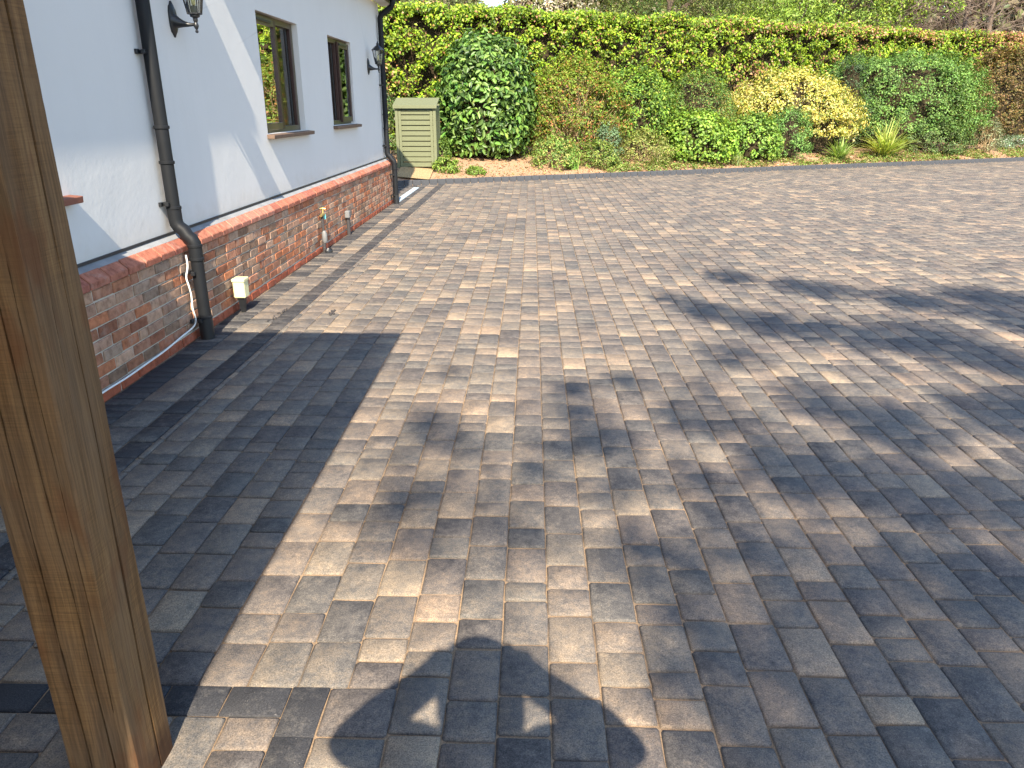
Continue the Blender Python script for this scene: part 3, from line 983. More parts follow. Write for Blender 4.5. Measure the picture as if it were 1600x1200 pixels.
t = empty('garden_tap', (XP + 0.05, 9.27, 0), 'brass tap with a teal hose connector on a dark lagged standpipe', 'garden tap')
MB().tube([(0, 0, 0.0), (0, 0, 0.2), (0.004, 0, 0.30), (0, 0, 0.44)], [0.02, 0.02, 0.016, 0.016], 10).build('standpipe', M['lagging'], t, smooth=True)
MB().tube([(0.01, 0, 0.12), (0.012, 0, 0.15), (0.012, 0, 0.24), (0.01, 0, 0.27)], [0.02, 0.034, 0.032, 0.018], 10).build('insulation', M['greyplastic'], t, smooth=True)
bd = MB().tube([(0, -0.05, 0.455), (0, 0.0, 0.46), (0, 0.05, 0.462), (0, 0.10, 0.45)], [0.016, 0.02, 0.017, 0.015], 10).tube([(0, 0.05, 0.46), (0, 0.055, 0.52)], [0.012, 0.010], 8).build('tap_body', M['brass'], t, smooth=True)
MB().tube([(-0.035, 0.055, 0.525), (0, 0.055, 0.53), (0.035, 0.055, 0.525)], [0.009, 0.012, 0.009], 8).build('handle', M['brass'], bd, smooth=True)
MB().tube([(0.0, 0.105, 0.455), (0.0, 0.11, 0.43), (0.0, 0.112, 0.395)], [0.017, 0.021, 0.018], 10).build('hose_connector', M['teal'], t, smooth=True)
MB().lathe([(0.055, -0.005), (0.058, 0.03), (0.05, 0.042), (0.045, 0.03), (0.04, 0.012)], 0.03, 0.03, 14).build('gully_pot', M['blackmetal'], t, smooth=True)

t = empty('waste_pipe', (XP + 0.035, 10.65, 0), 'short grey capped waste pipe low on the bricks beyond the tap', 'waste pipe')
MB().tube([(0, 0, -0.01), (0, 0, 0.25)], 0.026, 12).build('pipe', M['lagging'], t, smooth=True)
MB().box(-0.033, 0.035, -0.06, 0.05, 0.235, 0.335).build('cap', M['greyplastic'], t, bevel=0.012)

t = empty('drain_strip', (-2.555, 15.85, 0.0), 'long pale blue metal strip lying flat beyond the far house corner', 'drain strip')
MB().box(-0.062, 0.062, -1.3, 1.3, -0.02, 0.014).build('channel', M['metal_strip'], t, bevel=0.003)
slot = MB()
for k in range(48):
    slot.box(-0.045, 0.045, -1.27 + k * 0.053, -1.25 + k * 0.053, 0.0145, 0.0165)
slot.build('grating', M['metal_strip'], t)

# small dark lumps where two dark marks stand on the paving
for (x, y, ln, lab) in ((-2.185, 6.28, 0.42, 'thin dark crumbs along the charcoal line by the pipe'), (-1.73, 6.38, 0.16, 'small dark scrap lying alone on the sunny pavers')):
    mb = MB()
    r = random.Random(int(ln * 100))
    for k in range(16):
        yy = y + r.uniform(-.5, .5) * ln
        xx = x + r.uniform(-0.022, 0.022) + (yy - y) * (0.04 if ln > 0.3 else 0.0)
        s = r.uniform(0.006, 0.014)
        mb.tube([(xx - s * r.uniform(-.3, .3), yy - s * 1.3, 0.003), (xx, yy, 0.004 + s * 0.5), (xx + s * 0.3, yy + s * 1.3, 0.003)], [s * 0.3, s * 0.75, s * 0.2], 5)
    tag(mb.build('flecks', M['lagging']), lab, 'flecks')

# ------------------------------------------------------------------ oak porch: the post in view, the beams and roof behind the camera's left shoulder
porch = empty('porch', (-1.09, 1.54, 0), 'sawn oak porch with a square cracked post standing close on the left', 'porch')


def cracked_post(x0, x1, y0, y1, z1):
    """a square post, its faces divided so the drying cracks are real grooves"""
    NZ = 110
    zs = np.linspace(-0.02, z1, NZ)
    faces = []
    def wob(seed, base, amp):
        r = np.random.default_rng(seed)
        ph = r.uniform(0, 6.3, 4); fr = (0.9, 2.3, 5.1, 11.0); am = (1, .5, .22, .1)
        return base + amp * sum(a * np.sin(f * zs + p) for a, f, p in zip(am, fr, ph))
    def opening(seed, w, z_from, z_to):
        r = np.random.default_rng(seed)
        v = w * (0.6 + 0.5 * np.sin(zs * 3.1 + r.uniform(0, 6)) * np.sin(zs * 1.3 + r.uniform(0, 6)) + 0.15 * r.standard_normal(NZ))
        v = np.clip(v, 0.0004, w * 1.3)
        return np.where((zs > z_from) & (zs < z_to), v, 0.0002)
    W, D = x1 - x0, y1 - y0
    # (face start, direction, length, outward normal, cracks as (position along face, width))
    specs = [((x0, y0), (1, 0), W, (0, -1), [(wob(1, 0.34 * W, 0.010), opening(1, 0.0035, 0.1, 2.6)), (wob(2, 0.62 * W, 0.008), opening(2, 0.003, -1, 1.9)), (wob(3, 0.80 * W, 0.006), opening(3, 0.0018, 0.3, 1.4))]),
             ((x1, y0), (0, 1), D, (1, 0), [(wob(4, 0.30 * D, 0.006), opening(4, 0.0012, 0.5, 1.3)), (wob(5, 0.63 * D, 0.007), 0.0032 + 0.0016 * np.sin(zs * 4.0) + 0.0006 * np.sin(zs * 13))]),
             ((x1, y1), (-1, 0), W, (0, 1), []), ((x0, y1), (0, -1), D, (-1, 0), [])]
    mb = MB()
    r = np.random.default_rng(11)
    edge = [0.004 + 0.002 * np.sin(zs * 7 + k) + 0.0003 * r.standard_normal(NZ) for k in range(4)]
    for fi, (st, dr, ln, nr, cr) in enumerate(specs):
        e0, e1 = np.clip(edge[fi], 0.002, 0.01), np.clip(edge[(fi + 1) % 4], 0.002, 0.01)
        colsu = [(e0, 0 * zs)]
        for c, wd in cr:
            colsu += [(c - wd, 0 * zs), (c, -np.minimum(wd * 9, 0.045)), (c + wd, 0 * zs)]
        colsu.append((ln - e1, 0 * zs))
        base = len(mb.v)
        nc = len(colsu)
        for j in range(NZ):
            for u, d in colsu:
                mb.v.append((st[0] + dr[0] * u[j] + nr[0] * d[j], st[1] + dr[1] * u[j] + nr[1] * d[j], zs[j]))
        for j in range(NZ - 1):
            for i in range(nc - 1):
                a = base + j * nc + i
                mb.f.append((a, a + 1, a + nc + 1, a + nc))
        # chamfer to the next face
        st2, dr2, _, nr2, _ = specs[(fi + 1) % 4]
        base2 = len(mb.v)
        for j in range(NZ):
            u = ln - e1[j]
            mb.v.append((st[0] + dr[0] * u, st[1] + dr[1] * u, zs[j]))
            mb.v.append((st2[0] + dr2[0] * e1[j], st2[1] + dr2[1] * e1[j], zs[j]))
        for j in range(NZ - 1):
            a = base2 + 2 * j
            mb.f.append((a, a + 1, a + 3, a + 2))
    mb.box(x0 + .06, x1 - .06, y0 + .06, y1 - .06, -0.02, z1)
    return mb


px0, px1, py0, py1 = -1.180, -1.0, 1.455, 1.63
PORCH_F, PORCH_Z = 2.62, 2.72
pm = cracked_post(px0 + 1.09, px1 + 1.09, py0 - 1.54, py1 - 1.54, 2.5)
pm.build('post', M['oak'], porch)
loc = lambda x0, x1, y0, y1, z0, z1: (x0 + 1.09, x1 + 1.09, y0 - 1.54, y1 - 1.54, z0, z1)
MB().box(*loc(-2.69, -0.86, 1.46, 1.62, 2.5, 2.66)).build('beam', M['oak'], porch, bevel=0.006)
MB().box(*loc(-1.17, -1.01, -2.2, 1.45, 2.5, 2.66)).build('beam', M['oak'], porch, bevel=0.006)
MB().box(*loc(-1.18, -1.0, -2.2, -2.02, -0.02, 2.5)).build('post', M['oak'], porch, bevel=0.006)
MB().box(*loc(-2.69, -0.672, -2.6, PORCH_F, PORCH_Z - 0.05, PORCH_Z)).build('roof', M['tile'], porch)

# ------------------------------------------------------------------ vegetation
def unit(v):
    return v / np.maximum(np.linalg.norm(v, axis=-1, keepdims=True), 1e-9)


def leaf_geo(pos, nrm, size, aspect=0.55, fold=0.16, droop=0.0, seed=0, six=False, along=None):
    r = np.random.default_rng(seed)
    N = len(pos)
    nrm = unit(nrm)
    t = r.standard_normal((N, 3)) if along is None else along + 0.35 * r.standard_normal((N, 3))
    t[:, 2] -= droop
    t = unit(t - nrm * np.sum(t * nrm, -1, keepdims=True))
    b = np.cross(nrm, t)
    s = size[:, None]
    up = nrm * fold * s
    hw = b * s * aspect / 2
    if six:
        vs = [pos, pos + t * s * .3 + hw * .85 + up * .8, pos + t * s * .65 + hw * .85 + up * .8, pos + t * s - up * .6,
              pos + t * s * .65 - hw * .85 + up * .8, pos + t * s * .3 - hw * .85 + up * .8]
        idx = [0, 1, 2, 3, 0, 3, 4, 5]
        per = 4
    else:
        vs = [pos, pos + t * s * .45 + hw + up, pos + t * s - up * .5, pos + t * s * .45 - hw + up]
        idx = [0, 1, 2, 0, 2, 3]
        per = 3
    V = np.stack(vs, 1)
    k = V.shape[1]
    loops = (np.array(idx)[None] + (np.arange(N) * k)[:, None]).ravel()
    nf = len(idx) // per
    starts = np.arange(N * nf) * per
    return V.reshape(-1, 3), loops, starts, np.full(N * nf, per), k


def leaf_obj(name, pos, nrm, size, tint, mat, parent, origin, seed=0, stuff=True, **kw):
    V, lo, st, to, k = leaf_geo(pos, nrm, size, seed=seed, **kw)
    me = mesh_np(name, V - np.array(origin), lo, st, to, tint=np.repeat(tint, k, 0))
    o = link(name, me, mat, parent)
    if stuff: o['kind'] = 'stuff'
    return o


def palette(r, N, cols, wts, jit=0.18):
    cols = np.array(cols)
    w_ = np.array(wts, float); w_ /= w_.sum()
    c = cols[r.choice(len(cols), N, p=w_)]
    return np.clip(c * (1 + jit * r.standard_normal((N, 1))) * (1 + 0.06 * r.standard_normal((N, 3))), 0.004, 0.9)


def clump_cloud(r, centers, rc, per, flat=1.0):
    K = len(centers)
    d = unit(r.standard_normal((K, per, 3)))
    rad = rc[:, None, None] * r.random((K, per, 1)) ** 0.42
    off = d * rad
    off[..., 2] *= flat
    return (centers[:, None] + off).reshape(-1, 3), d.reshape(-1, 3), np.repeat(np.arange(K), per)


def dome_centers(r, c, rad, K, zmin=0.08, shape=2.0, lump=0.12):
    """points over a lumpy dome standing on the ground"""
    c, rad = np.array(c), np.array(rad)
    out = []
    ph = r.uniform(0, 6.3, 6)
    while len(out) < K:
        u = r.uniform(-1, 1, 3)
        u[2] = r.uniform(zmin, 1)
        az = math.atan2(u[1], u[0])
        z = u[2]
        rr = (max(0.0, 1 - z ** (shape * 1.25))) ** (1 / shape) * (0.80 + 0.20 * min(1, z / 0.35))
        k = 1 + lump * (math.sin(3 * az + ph[0] + 2 * z) + 0.7 * math.sin(5 * az + ph[1] - 5 * z)) / 1.7
        depth = 1 - 0.32 * r.random() ** 2
        if r.random() < 0.2: rr *= r.random() ** 0.5
        p = c + np.array([math.cos(az) * rr * k * depth, math.sin(az) * rr * k * depth, z * (1 + 0.06 * math.sin(4 * az + ph[2]))]) * rad
        out.append(p)
    return np.array(out)


def twigs(r, base, targets, rad=0.012, n=4, sag=0.12):
    mb = MB()
    for q in targets:
        b0 = np.array(base) + np.append(r.uniform(-0.12, 0.12, 2), 0) * (1 + np.linalg.norm(q - base))
        mid = b0 * 0.5 + np.array(q) * 0.5 + r.uniform(-sag, sag, 3)
        mb.tube([tuple(b0), tuple(mid), tuple(q)], [rad, rad * 0.7, rad * 0.3], n, cap=False)
    return mb


def shrub(name, label, cat, loc, rad, K, per, rc, lsize, cols, wts, seed, mat='leaf', stems=26, stem_mat='bark', group=None, shape=2.0, lump=0.12,
          aspect=0.5, six=False, up=0.35, zmin=0.08, droop=0.25, tipcols=None, flat=0.9, stem_r=0.014, fname='foliage', clump_jit=0.26, core=0.0, zlift=0.06):
    r = np.random.default_rng(seed)
    x, y = loc
    z = bank(x, y) if behind(x, y) > 0 else 0.0
    root = empty(name, (x, y, z), label, cat, group)
    cen = dome_centers(r, (x, y, z), rad, K, zmin, shape, lump)
    pos, d, ci = clump_cloud(r, cen, rc * r.uniform(0.7, 1.25, K), per, flat)
    pos[:, 2] = np.maximum(pos[:, 2], z + 0.01)
    outw = unit((cen - np.array([x, y, z + rad[2] * 0.3])) / np.array(rad))[ci]
    nrm = unit(d * 0.55 + outw * 0.75 + np.array([0, 0, up]) + 0.42 * r.standard_normal((len(pos), 3)))
    tint = palette(r, len(pos), cols, wts) * (1 + clump_jit * r.standard_normal((K, 1)).clip(-1.4, 1.6))[ci]
    if tipcols is not None:
        h = ((pos[:, 2] - z) / rad[2])
        m = r.random(len(pos)) < np.clip((h - 0.55) * 1.6, 0, 0.8)
        tint[m] = palette(r, int(m.sum()), tipcols, [1] * len(tipcols))
    tint = np.clip(tint, 0.004, 0.9)
    size = lsize * r.uniform(0.65, 1.25, len(pos))
    leaf_obj(fname, pos, nrm, size, tint, M[mat], root, (x, y, z), seed, aspect=aspect, six=six, droop=droop)
    if core:  # solid hull for the twiggy inside, its dark colour stands for shade
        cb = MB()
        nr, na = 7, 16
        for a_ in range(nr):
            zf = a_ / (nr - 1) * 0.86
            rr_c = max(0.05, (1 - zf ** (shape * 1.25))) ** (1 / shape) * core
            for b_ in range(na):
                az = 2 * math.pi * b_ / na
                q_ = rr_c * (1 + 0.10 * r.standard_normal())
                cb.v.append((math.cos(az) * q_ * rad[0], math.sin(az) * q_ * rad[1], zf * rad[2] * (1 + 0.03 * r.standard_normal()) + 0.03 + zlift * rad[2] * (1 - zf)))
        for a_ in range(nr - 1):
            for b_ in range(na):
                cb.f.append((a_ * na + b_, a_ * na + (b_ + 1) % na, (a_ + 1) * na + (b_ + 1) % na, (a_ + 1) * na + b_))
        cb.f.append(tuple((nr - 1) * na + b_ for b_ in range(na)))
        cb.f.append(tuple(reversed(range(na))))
        cb.build('shade_core', M['hedgecore'], root)
    if stems:
        tg = cen[r.choice(K, min(stems, K), replace=False)]
        mb = twigs(r, np.array([x, y, z - 0.03]), tg, stem_r)
        mb.v = [(a - x, b - y, c - z) for a, b, c in mb.v]
        mb.build('stems', M[stem_mat], root)['kind'] = 'stuff'
    return root, cen


# beech hedge -------------------------------------------------------------
HEDGE_A = 23.5
r = np.random.default_rng(21)
hedge = empty('hedge', (4, HEDGE_A + KB * 4, 0.5), 'long tall clipped beech hedge with fresh yellow green leaves behind the shrubs', 'hedge')
ho = np.array([4, HEDGE_A + KB * 4, 0.5])
HTOP = 4.18


def hpos(u, s, z):
    """u along the hedge, s out of its face towards the drive"""
    return np.stack([u * KC + s * math.sin(KROT), HEDGE_A + KB * u * KC - s * math.cos(KROT), z], -1)


def lowfreq(u, z, seed):
    q = np.random.default_rng(seed)
    v = 0
    for _ in range(7):
        a, b_, p_ = q.uniform(0.3, 2.6), q.uniform(0.3, 3.0), q.uniform(0, 6.3)
        v = v + np.sin(u * a * q.choice([-1, 1]) + z * b_ + p_)
    return v / 3.0


U0, U1 = -9.0, 27.0
K = 6200
top = r.random(K) < 0.30
u = r.uniform(U0, U1, K)
zz = np.where(top, HTOP + r.uniform(-0.10, 0.07, K), r.uniform(0.6, HTOP - 0.03, K) )
sface = np.where(top, r.uniform(-1.0, 0.08, K), 0.0)
bul = 0.13 * lowfreq(u, zz, 4) + r.uniform(-0.16, 0.10, K)
sf = np.where(top, sface, bul)
zz = zz + np.where(top, 0.05 * lowfreq(u, 0 * u, 9), 0)
cen = hpos(u, sf, zz)
per = 26
pos, d, ci = clump_cloud(r, cen, r.uniform(0.09, 0.21, K), per, 0.8)
face = np.array([math.sin(KROT), -math.cos(KROT), 0.0])
nrm = unit(d * 0.5 + face * 0.55 + np.array([0, 0, 0.5]) + 0.45 * r.standard_normal((len(pos), 3)))
green = palette(r, len(pos), [(0.235, 0.335, 0.018), (0.170, 0.268, 0.017), (0.078, 0.150, 0.014), (0.33, 0.40, 0.042)], [4, 4, 2.5, 1.6])
brown = palette(r, len(pos), [(0.36, 0.19, 0.09), (0.28, 0.13, 0.06), (0.46, 0.27, 0.15)], [3, 3, 2])
uu, zq = u[ci], zz[ci]
pb = 0.06 + 0.5 * np.clip(lowfreq(uu * 0.8, zq * 0.6, 31) - 0.55, 0, 1) + 0.8 * np.clip((uu - 17.5) / 4, 0, 1) + 0.18 * (np.abs(zq - HTOP) < 0.3) * np.clip((uu - 3) / 6, 0, 1) + 0.5 * np.clip((-4.5 - uu) / 1.0, 0, 0.3)
isb = r.random(len(pos)) < np.clip(pb, 0, 0.9)
tint = np.where(isb[:, None], brown, green) * (1 + 0.25 * r.standard_normal((K, 1)).clip(-1.3, 1.5))[ci]
keep = r.random(len(pos)) < np.where(top[ci], 1.0, np.clip(1.0 - 0.75 * np.clip(lowfreq(uu * 2.6, zq * 3.0, 77) - 0.15, 0, 1), 0.2, 1))
leaf_obj('foliage', pos[keep], nrm[keep], (0.092 * r.uniform(0.55, 1.25, len(pos)))[keep], np.clip(tint[keep], .004, .9), M['leaf'], hedge, ho, 3, aspect=0.62, droop=0.35)
cv, cf = [], []  # solid sheet blocks see-through, shade of the hollows put into its colour
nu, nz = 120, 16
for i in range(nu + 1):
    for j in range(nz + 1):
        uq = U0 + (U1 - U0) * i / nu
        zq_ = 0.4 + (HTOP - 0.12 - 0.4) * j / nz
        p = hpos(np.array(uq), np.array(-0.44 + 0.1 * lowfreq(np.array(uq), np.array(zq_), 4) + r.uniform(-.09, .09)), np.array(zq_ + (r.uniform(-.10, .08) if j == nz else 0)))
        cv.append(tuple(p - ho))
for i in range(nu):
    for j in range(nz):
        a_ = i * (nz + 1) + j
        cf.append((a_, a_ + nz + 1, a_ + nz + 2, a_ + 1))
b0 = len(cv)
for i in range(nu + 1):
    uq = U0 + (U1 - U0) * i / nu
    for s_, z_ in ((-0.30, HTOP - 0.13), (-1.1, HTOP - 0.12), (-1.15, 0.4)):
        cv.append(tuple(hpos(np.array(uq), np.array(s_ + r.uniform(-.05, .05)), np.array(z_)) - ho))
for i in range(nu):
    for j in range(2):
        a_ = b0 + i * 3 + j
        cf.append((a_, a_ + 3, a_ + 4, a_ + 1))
me = bpy.data.meshes.new('shade_core')
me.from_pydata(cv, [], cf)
link('shade_core', me, M['hedgecore'], hedge)
tw = MB()
for k in range(900):
    uq = r.uniform(U0, U1); z_ = r.uniform(0.8, HTOP - 0.2)
    p0 = hpos(np.array(uq), np.array(-0.3), np.array(z_)) - ho
    p1 = hpos(np.array(uq + r.uniform(-.3, .3)), np.array(r.uniform(-0.02, 0.22)), np.array(z_ + r.uniform(0.1, 0.5))) - ho
    tw.tube([tuple(p0), tuple(p1)], [0.012, 0.004], 3, cap=False)
tw.build('twigs', M['twig'], hedge)['kind'] = 'stuff'

# shrubs of the border -----------------------------------------------------
LG = [(0.075, 0.145, 0.026), (0.11, 0.20, 0.036), (0.16, 0.26, 0.055), (0.045, 0.09, 0.02)]
laurel, lc = shrub('laurel_bush', 'tall rounded cherry laurel with big glossy dark green leaves beside the green store', 'laurel', (-1.22, 20.95), (1.24, 1.10, 2.76), 560, 18, 0.24, 0.165,
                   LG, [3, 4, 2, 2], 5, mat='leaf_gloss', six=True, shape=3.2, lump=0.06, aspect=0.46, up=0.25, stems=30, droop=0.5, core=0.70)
# the laurel's largest front leaves, one by one
r = np.random.default_rng(8)
Vl, lo, st, to, k6 = leaf_geo(np.zeros((1, 3)), np.array([[0, 0, 1.0]]), np.array([0.19]), aspect=0.44, six=True, seed=2, along=np.array([[1.0, 0, 0]]))
lshape = [mesh_np('leaf', leaf_geo(np.zeros((1, 3)), np.array([[0, 0, 1.0]]), np.array([0.17 + 0.012 * q]), aspect=0.42 + 0.03 * q, fold=0.10 + 0.04 * q, six=True, seed=q)[0], lo, st, to) for q in range(4)]
for k in range(240):
    az = r.uniform(-math.pi * 0.98, -0.02)
    h = r.uniform(0.06, 0.80) * 2.75
    rr = (max(0, 1 - (h / 2.86) ** 4.0)) ** (1 / 3.2) * (0.80 + 0.20 * min(1, (h / 2.86) / 0.35)) * r.uniform(1.0, 1.12)
    o = link('leaf', lshape[k % 4], M['leaf_obj'], laurel)
    o.location = (math.cos(az) * rr * 1.22, math.sin(az) * rr * 1.10, h)
    nv = Vector((math.cos(az), math.sin(az), r.uniform(0.1, 1.0))) + Vector(r.uniform(-.4, .4, 3))
    o.rotation_euler = (nv.to_track_quat('Z', 'Y').to_matrix() @ Matrix.Rotation(r.uniform(0, 6.28), 3, 'Z')).to_euler()
    c = LG[r.choice(4, p=[.25, .4, .25, .1])]
    o.color = (*[q * r.uniform(0.85, 1.35) for q in c], 1)

shrub('bronze_shrub', 'twiggy shrub with bronze and orange young tips right of the laurel', 'shrub', (1.15, 21.45), (1.48, 1.0, 2.42), 700, 26, 0.15, 0.070,
      [(0.17, 0.23, 0.025), (0.12, 0.19, 0.025), (0.27, 0.115, 0.035), (0.21, 0.16, 0.045)], [3.0, 3.0, 1.8, 1.6], 12, stems=120, stem_mat='tan_stem', lump=0.16, zmin=0.12, stem_r=0.012,
      tipcols=[(0.20, 0.28, 0.025), (0.26, 0.20, 0.035), (0.16, 0.25, 0.022), (0.19, 0.27, 0.028)])
shrub('green_shrub', 'glossy mid green shrub between the bronze shrub and the fine dark one', 'shrub', (2.85, 22.5), (1.55, 1.0, 2.15), 460, 26, 0.20, 0.085,
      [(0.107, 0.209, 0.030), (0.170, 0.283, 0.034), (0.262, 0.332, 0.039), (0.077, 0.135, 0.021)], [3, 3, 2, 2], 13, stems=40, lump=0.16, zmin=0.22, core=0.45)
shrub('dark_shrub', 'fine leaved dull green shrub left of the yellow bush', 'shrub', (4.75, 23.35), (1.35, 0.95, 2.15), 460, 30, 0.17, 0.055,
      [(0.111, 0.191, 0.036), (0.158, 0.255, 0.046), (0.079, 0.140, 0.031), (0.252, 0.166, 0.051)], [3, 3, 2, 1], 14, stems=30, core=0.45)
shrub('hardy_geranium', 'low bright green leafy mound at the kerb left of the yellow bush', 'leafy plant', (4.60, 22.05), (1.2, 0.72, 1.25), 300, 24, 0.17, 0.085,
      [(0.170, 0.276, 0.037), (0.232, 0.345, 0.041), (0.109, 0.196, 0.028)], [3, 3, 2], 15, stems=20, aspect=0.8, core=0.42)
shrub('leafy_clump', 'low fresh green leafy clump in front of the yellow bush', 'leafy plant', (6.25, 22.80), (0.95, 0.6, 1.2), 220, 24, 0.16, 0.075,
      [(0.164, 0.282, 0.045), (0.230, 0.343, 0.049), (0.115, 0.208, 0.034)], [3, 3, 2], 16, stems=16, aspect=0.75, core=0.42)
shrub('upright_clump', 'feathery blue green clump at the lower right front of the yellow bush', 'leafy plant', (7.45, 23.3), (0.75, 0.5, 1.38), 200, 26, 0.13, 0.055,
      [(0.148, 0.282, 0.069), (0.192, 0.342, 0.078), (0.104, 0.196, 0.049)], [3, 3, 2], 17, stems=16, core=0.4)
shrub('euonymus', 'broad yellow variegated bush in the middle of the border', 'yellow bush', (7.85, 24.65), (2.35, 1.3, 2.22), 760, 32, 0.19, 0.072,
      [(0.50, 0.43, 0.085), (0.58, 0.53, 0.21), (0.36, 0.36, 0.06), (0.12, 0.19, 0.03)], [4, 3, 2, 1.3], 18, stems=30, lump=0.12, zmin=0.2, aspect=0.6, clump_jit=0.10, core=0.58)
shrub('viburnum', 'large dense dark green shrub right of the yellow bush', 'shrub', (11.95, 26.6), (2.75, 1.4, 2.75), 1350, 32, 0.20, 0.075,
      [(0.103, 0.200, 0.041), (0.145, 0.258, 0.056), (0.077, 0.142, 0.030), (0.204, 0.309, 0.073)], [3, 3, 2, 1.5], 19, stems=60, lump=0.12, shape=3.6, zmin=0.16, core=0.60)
shrub('blue_green_shrub', 'dark blue green shrub squeezed between the yellow bush and the large green shrub', 'shrub', (10.0, 25.85), (0.85, 0.7, 2.65), 200, 24, 0.17, 0.06,
      [(0.051, 0.087, 0.035), (0.074, 0.122, 0.045), (0.034, 0.062, 0.025)], [3, 2, 2], 20, stems=14, core=0.42)
shrub('brown_shrub', 'dusky brown leaved shrub at the right end under the copper hedge', 'shrub', (16.6, 28.9), (2.3, 1.1, 3.0), 760, 28, 0.20, 0.085,
      [(0.147, 0.111, 0.027), (0.184, 0.111, 0.041), (0.092, 0.093, 0.020), (0.220, 0.136, 0.061)], [3, 2, 2, 1], 22, stems=70, stem_mat='twig', core=0.5)
shrub('ivy_bush', 'small mixed green bush between the house corner and the green store', 'bush', (-3.75, 19.75), (0.50, 0.5, 1.75), 120, 22, 0.15, 0.075,
      [(0.08, 0.15, 0.035), (0.13, 0.19, 0.05), (0.16, 0.17, 0.10)], [3, 2, 1.2], 23, stems=24, stem_mat='tan_stem')
shrub('grey_green_plant', 'soft grey green leafy stems in front of the bronze shrub', 'leafy plant', (1.95, 20.75), (0.42, 0.36, 1.0), 90, 22, 0.11, 0.055,
      [(0.15, 0.23, 0.12), (0.19, 0.28, 0.15), (0.10, 0.17, 0.09)], [3, 2, 2], 24, stems=40, stem_mat='tan_stem', stem_r=0.007)
shrub('low_herb', 'low green and straw coloured herb at the kerb just right of the bare soil', 'leafy plant', (0.55, 20.05), (0.72, 0.45, 0.72), 130, 22, 0.12, 0.065,
      [(0.162, 0.275, 0.050), (0.230, 0.312, 0.070), (0.338, 0.312, 0.090), (0.108, 0.175, 0.040)], [3, 2, 1.5, 1], 25, stems=40, stem_mat='tan_stem', stem_r=0.007)
shrub('low_herb', 'olive green herb under the bronze shrub, between the two grass tufts', 'leafy plant', (1.75, 20.45), (0.55, 0.4, 0.62), 110, 22, 0.12, 0.06,
      [(0.162, 0.250, 0.040), (0.257, 0.275, 0.060), (0.121, 0.188, 0.035)], [3, 2, 2], 26, stems=40, stem_mat='tan_stem', stem_r=0.007)
shrub('pale_herb', 'pale yellowish leafy stems below the glossy green shrub', 'leafy plant', (3.0, 21.35), (0.95, 0.5, 0.8), 170, 22, 0.12, 0.06,
      [(0.242, 0.275, 0.065), (0.309, 0.296, 0.090), (0.154, 0.204, 0.041)], [3, 2, 2], 27, stems=70, stem_mat='tan_stem', stem_r=0.007)
shrub('silver_plant', 'small silvery twiggy plant standing at the kerb near the right edge', 'silvery plant', (15.1, 26.75), (0.55, 0.42, 1.05), 110, 20, 0.12, 0.055,
      [(0.20, 0.22, 0.12), (0.15, 0.19, 0.09), (0.26, 0.25, 0.15)], [3, 2, 1], 28, stems=60, stem_mat='tan_stem', stem_r=0.010)
shrub('white_ground_cover', 'low grey leaved mat dotted with white at the right edge of the bed', 'ground cover', (16.9, 27.9), (1.2, 0.6, 0.42), 160, 22, 0.12, 0.055,
      [(0.16, 0.23, 0.13), (0.12, 0.18, 0.09), (0.60, 0.60, 0.55)], [3, 3, 0.7], 29, stems=0)
shrub('fern_plant', 'dark feathery plant between the sword leaved tuft and the silvery plant', 'leafy plant', (12.9, 25.8), (1.3, 0.6, 0.95), 240, 24, 0.13, 0.065,
      [(0.117, 0.180, 0.050), (0.078, 0.130, 0.040), (0.169, 0.220, 0.070)], [3, 2, 1], 30, stems=20)
shrub('weed_patch', 'bright green weed sprawling beside the pale path', 'weed', (-2.08, 18.75), (0.36, 0.26, 0.34), 60, 20, 0.09, 0.06,
      [(0.176, 0.264, 0.040), (0.132, 0.216, 0.032), (0.220, 0.288, 0.048)], [3, 2, 1], 31, stems=0)
shrub('weed_patch', 'small bright green weed on the bare soil below the laurel', 'weed', (-1.35, 18.82), (0.26, 0.18, 0.18), 36, 18, 0.07, 0.055,
      [(0.176, 0.264, 0.040), (0.132, 0.216, 0.032)], [3, 2], 32, stems=0)
shrub('weed_patch', 'leafy green weed standing against the right leg of the green store', 'weed', (-2.22, 19.3), (0.22, 0.22, 0.62), 50, 18, 0.09, 0.07,
      [(0.106, 0.176, 0.032), (0.150, 0.224, 0.040)], [3, 2], 33, stems=8)
shrub('weed_patch', 'tiny light green weed at the kerb below the pale leafy stems', 'weed', (2.2, 20.4), (0.28, 0.18, 0.16), 36, 18, 0.07, 0.05,
      [(0.176, 0.256, 0.040), (0.211, 0.264, 0.056)], [3, 2], 34, stems=0)


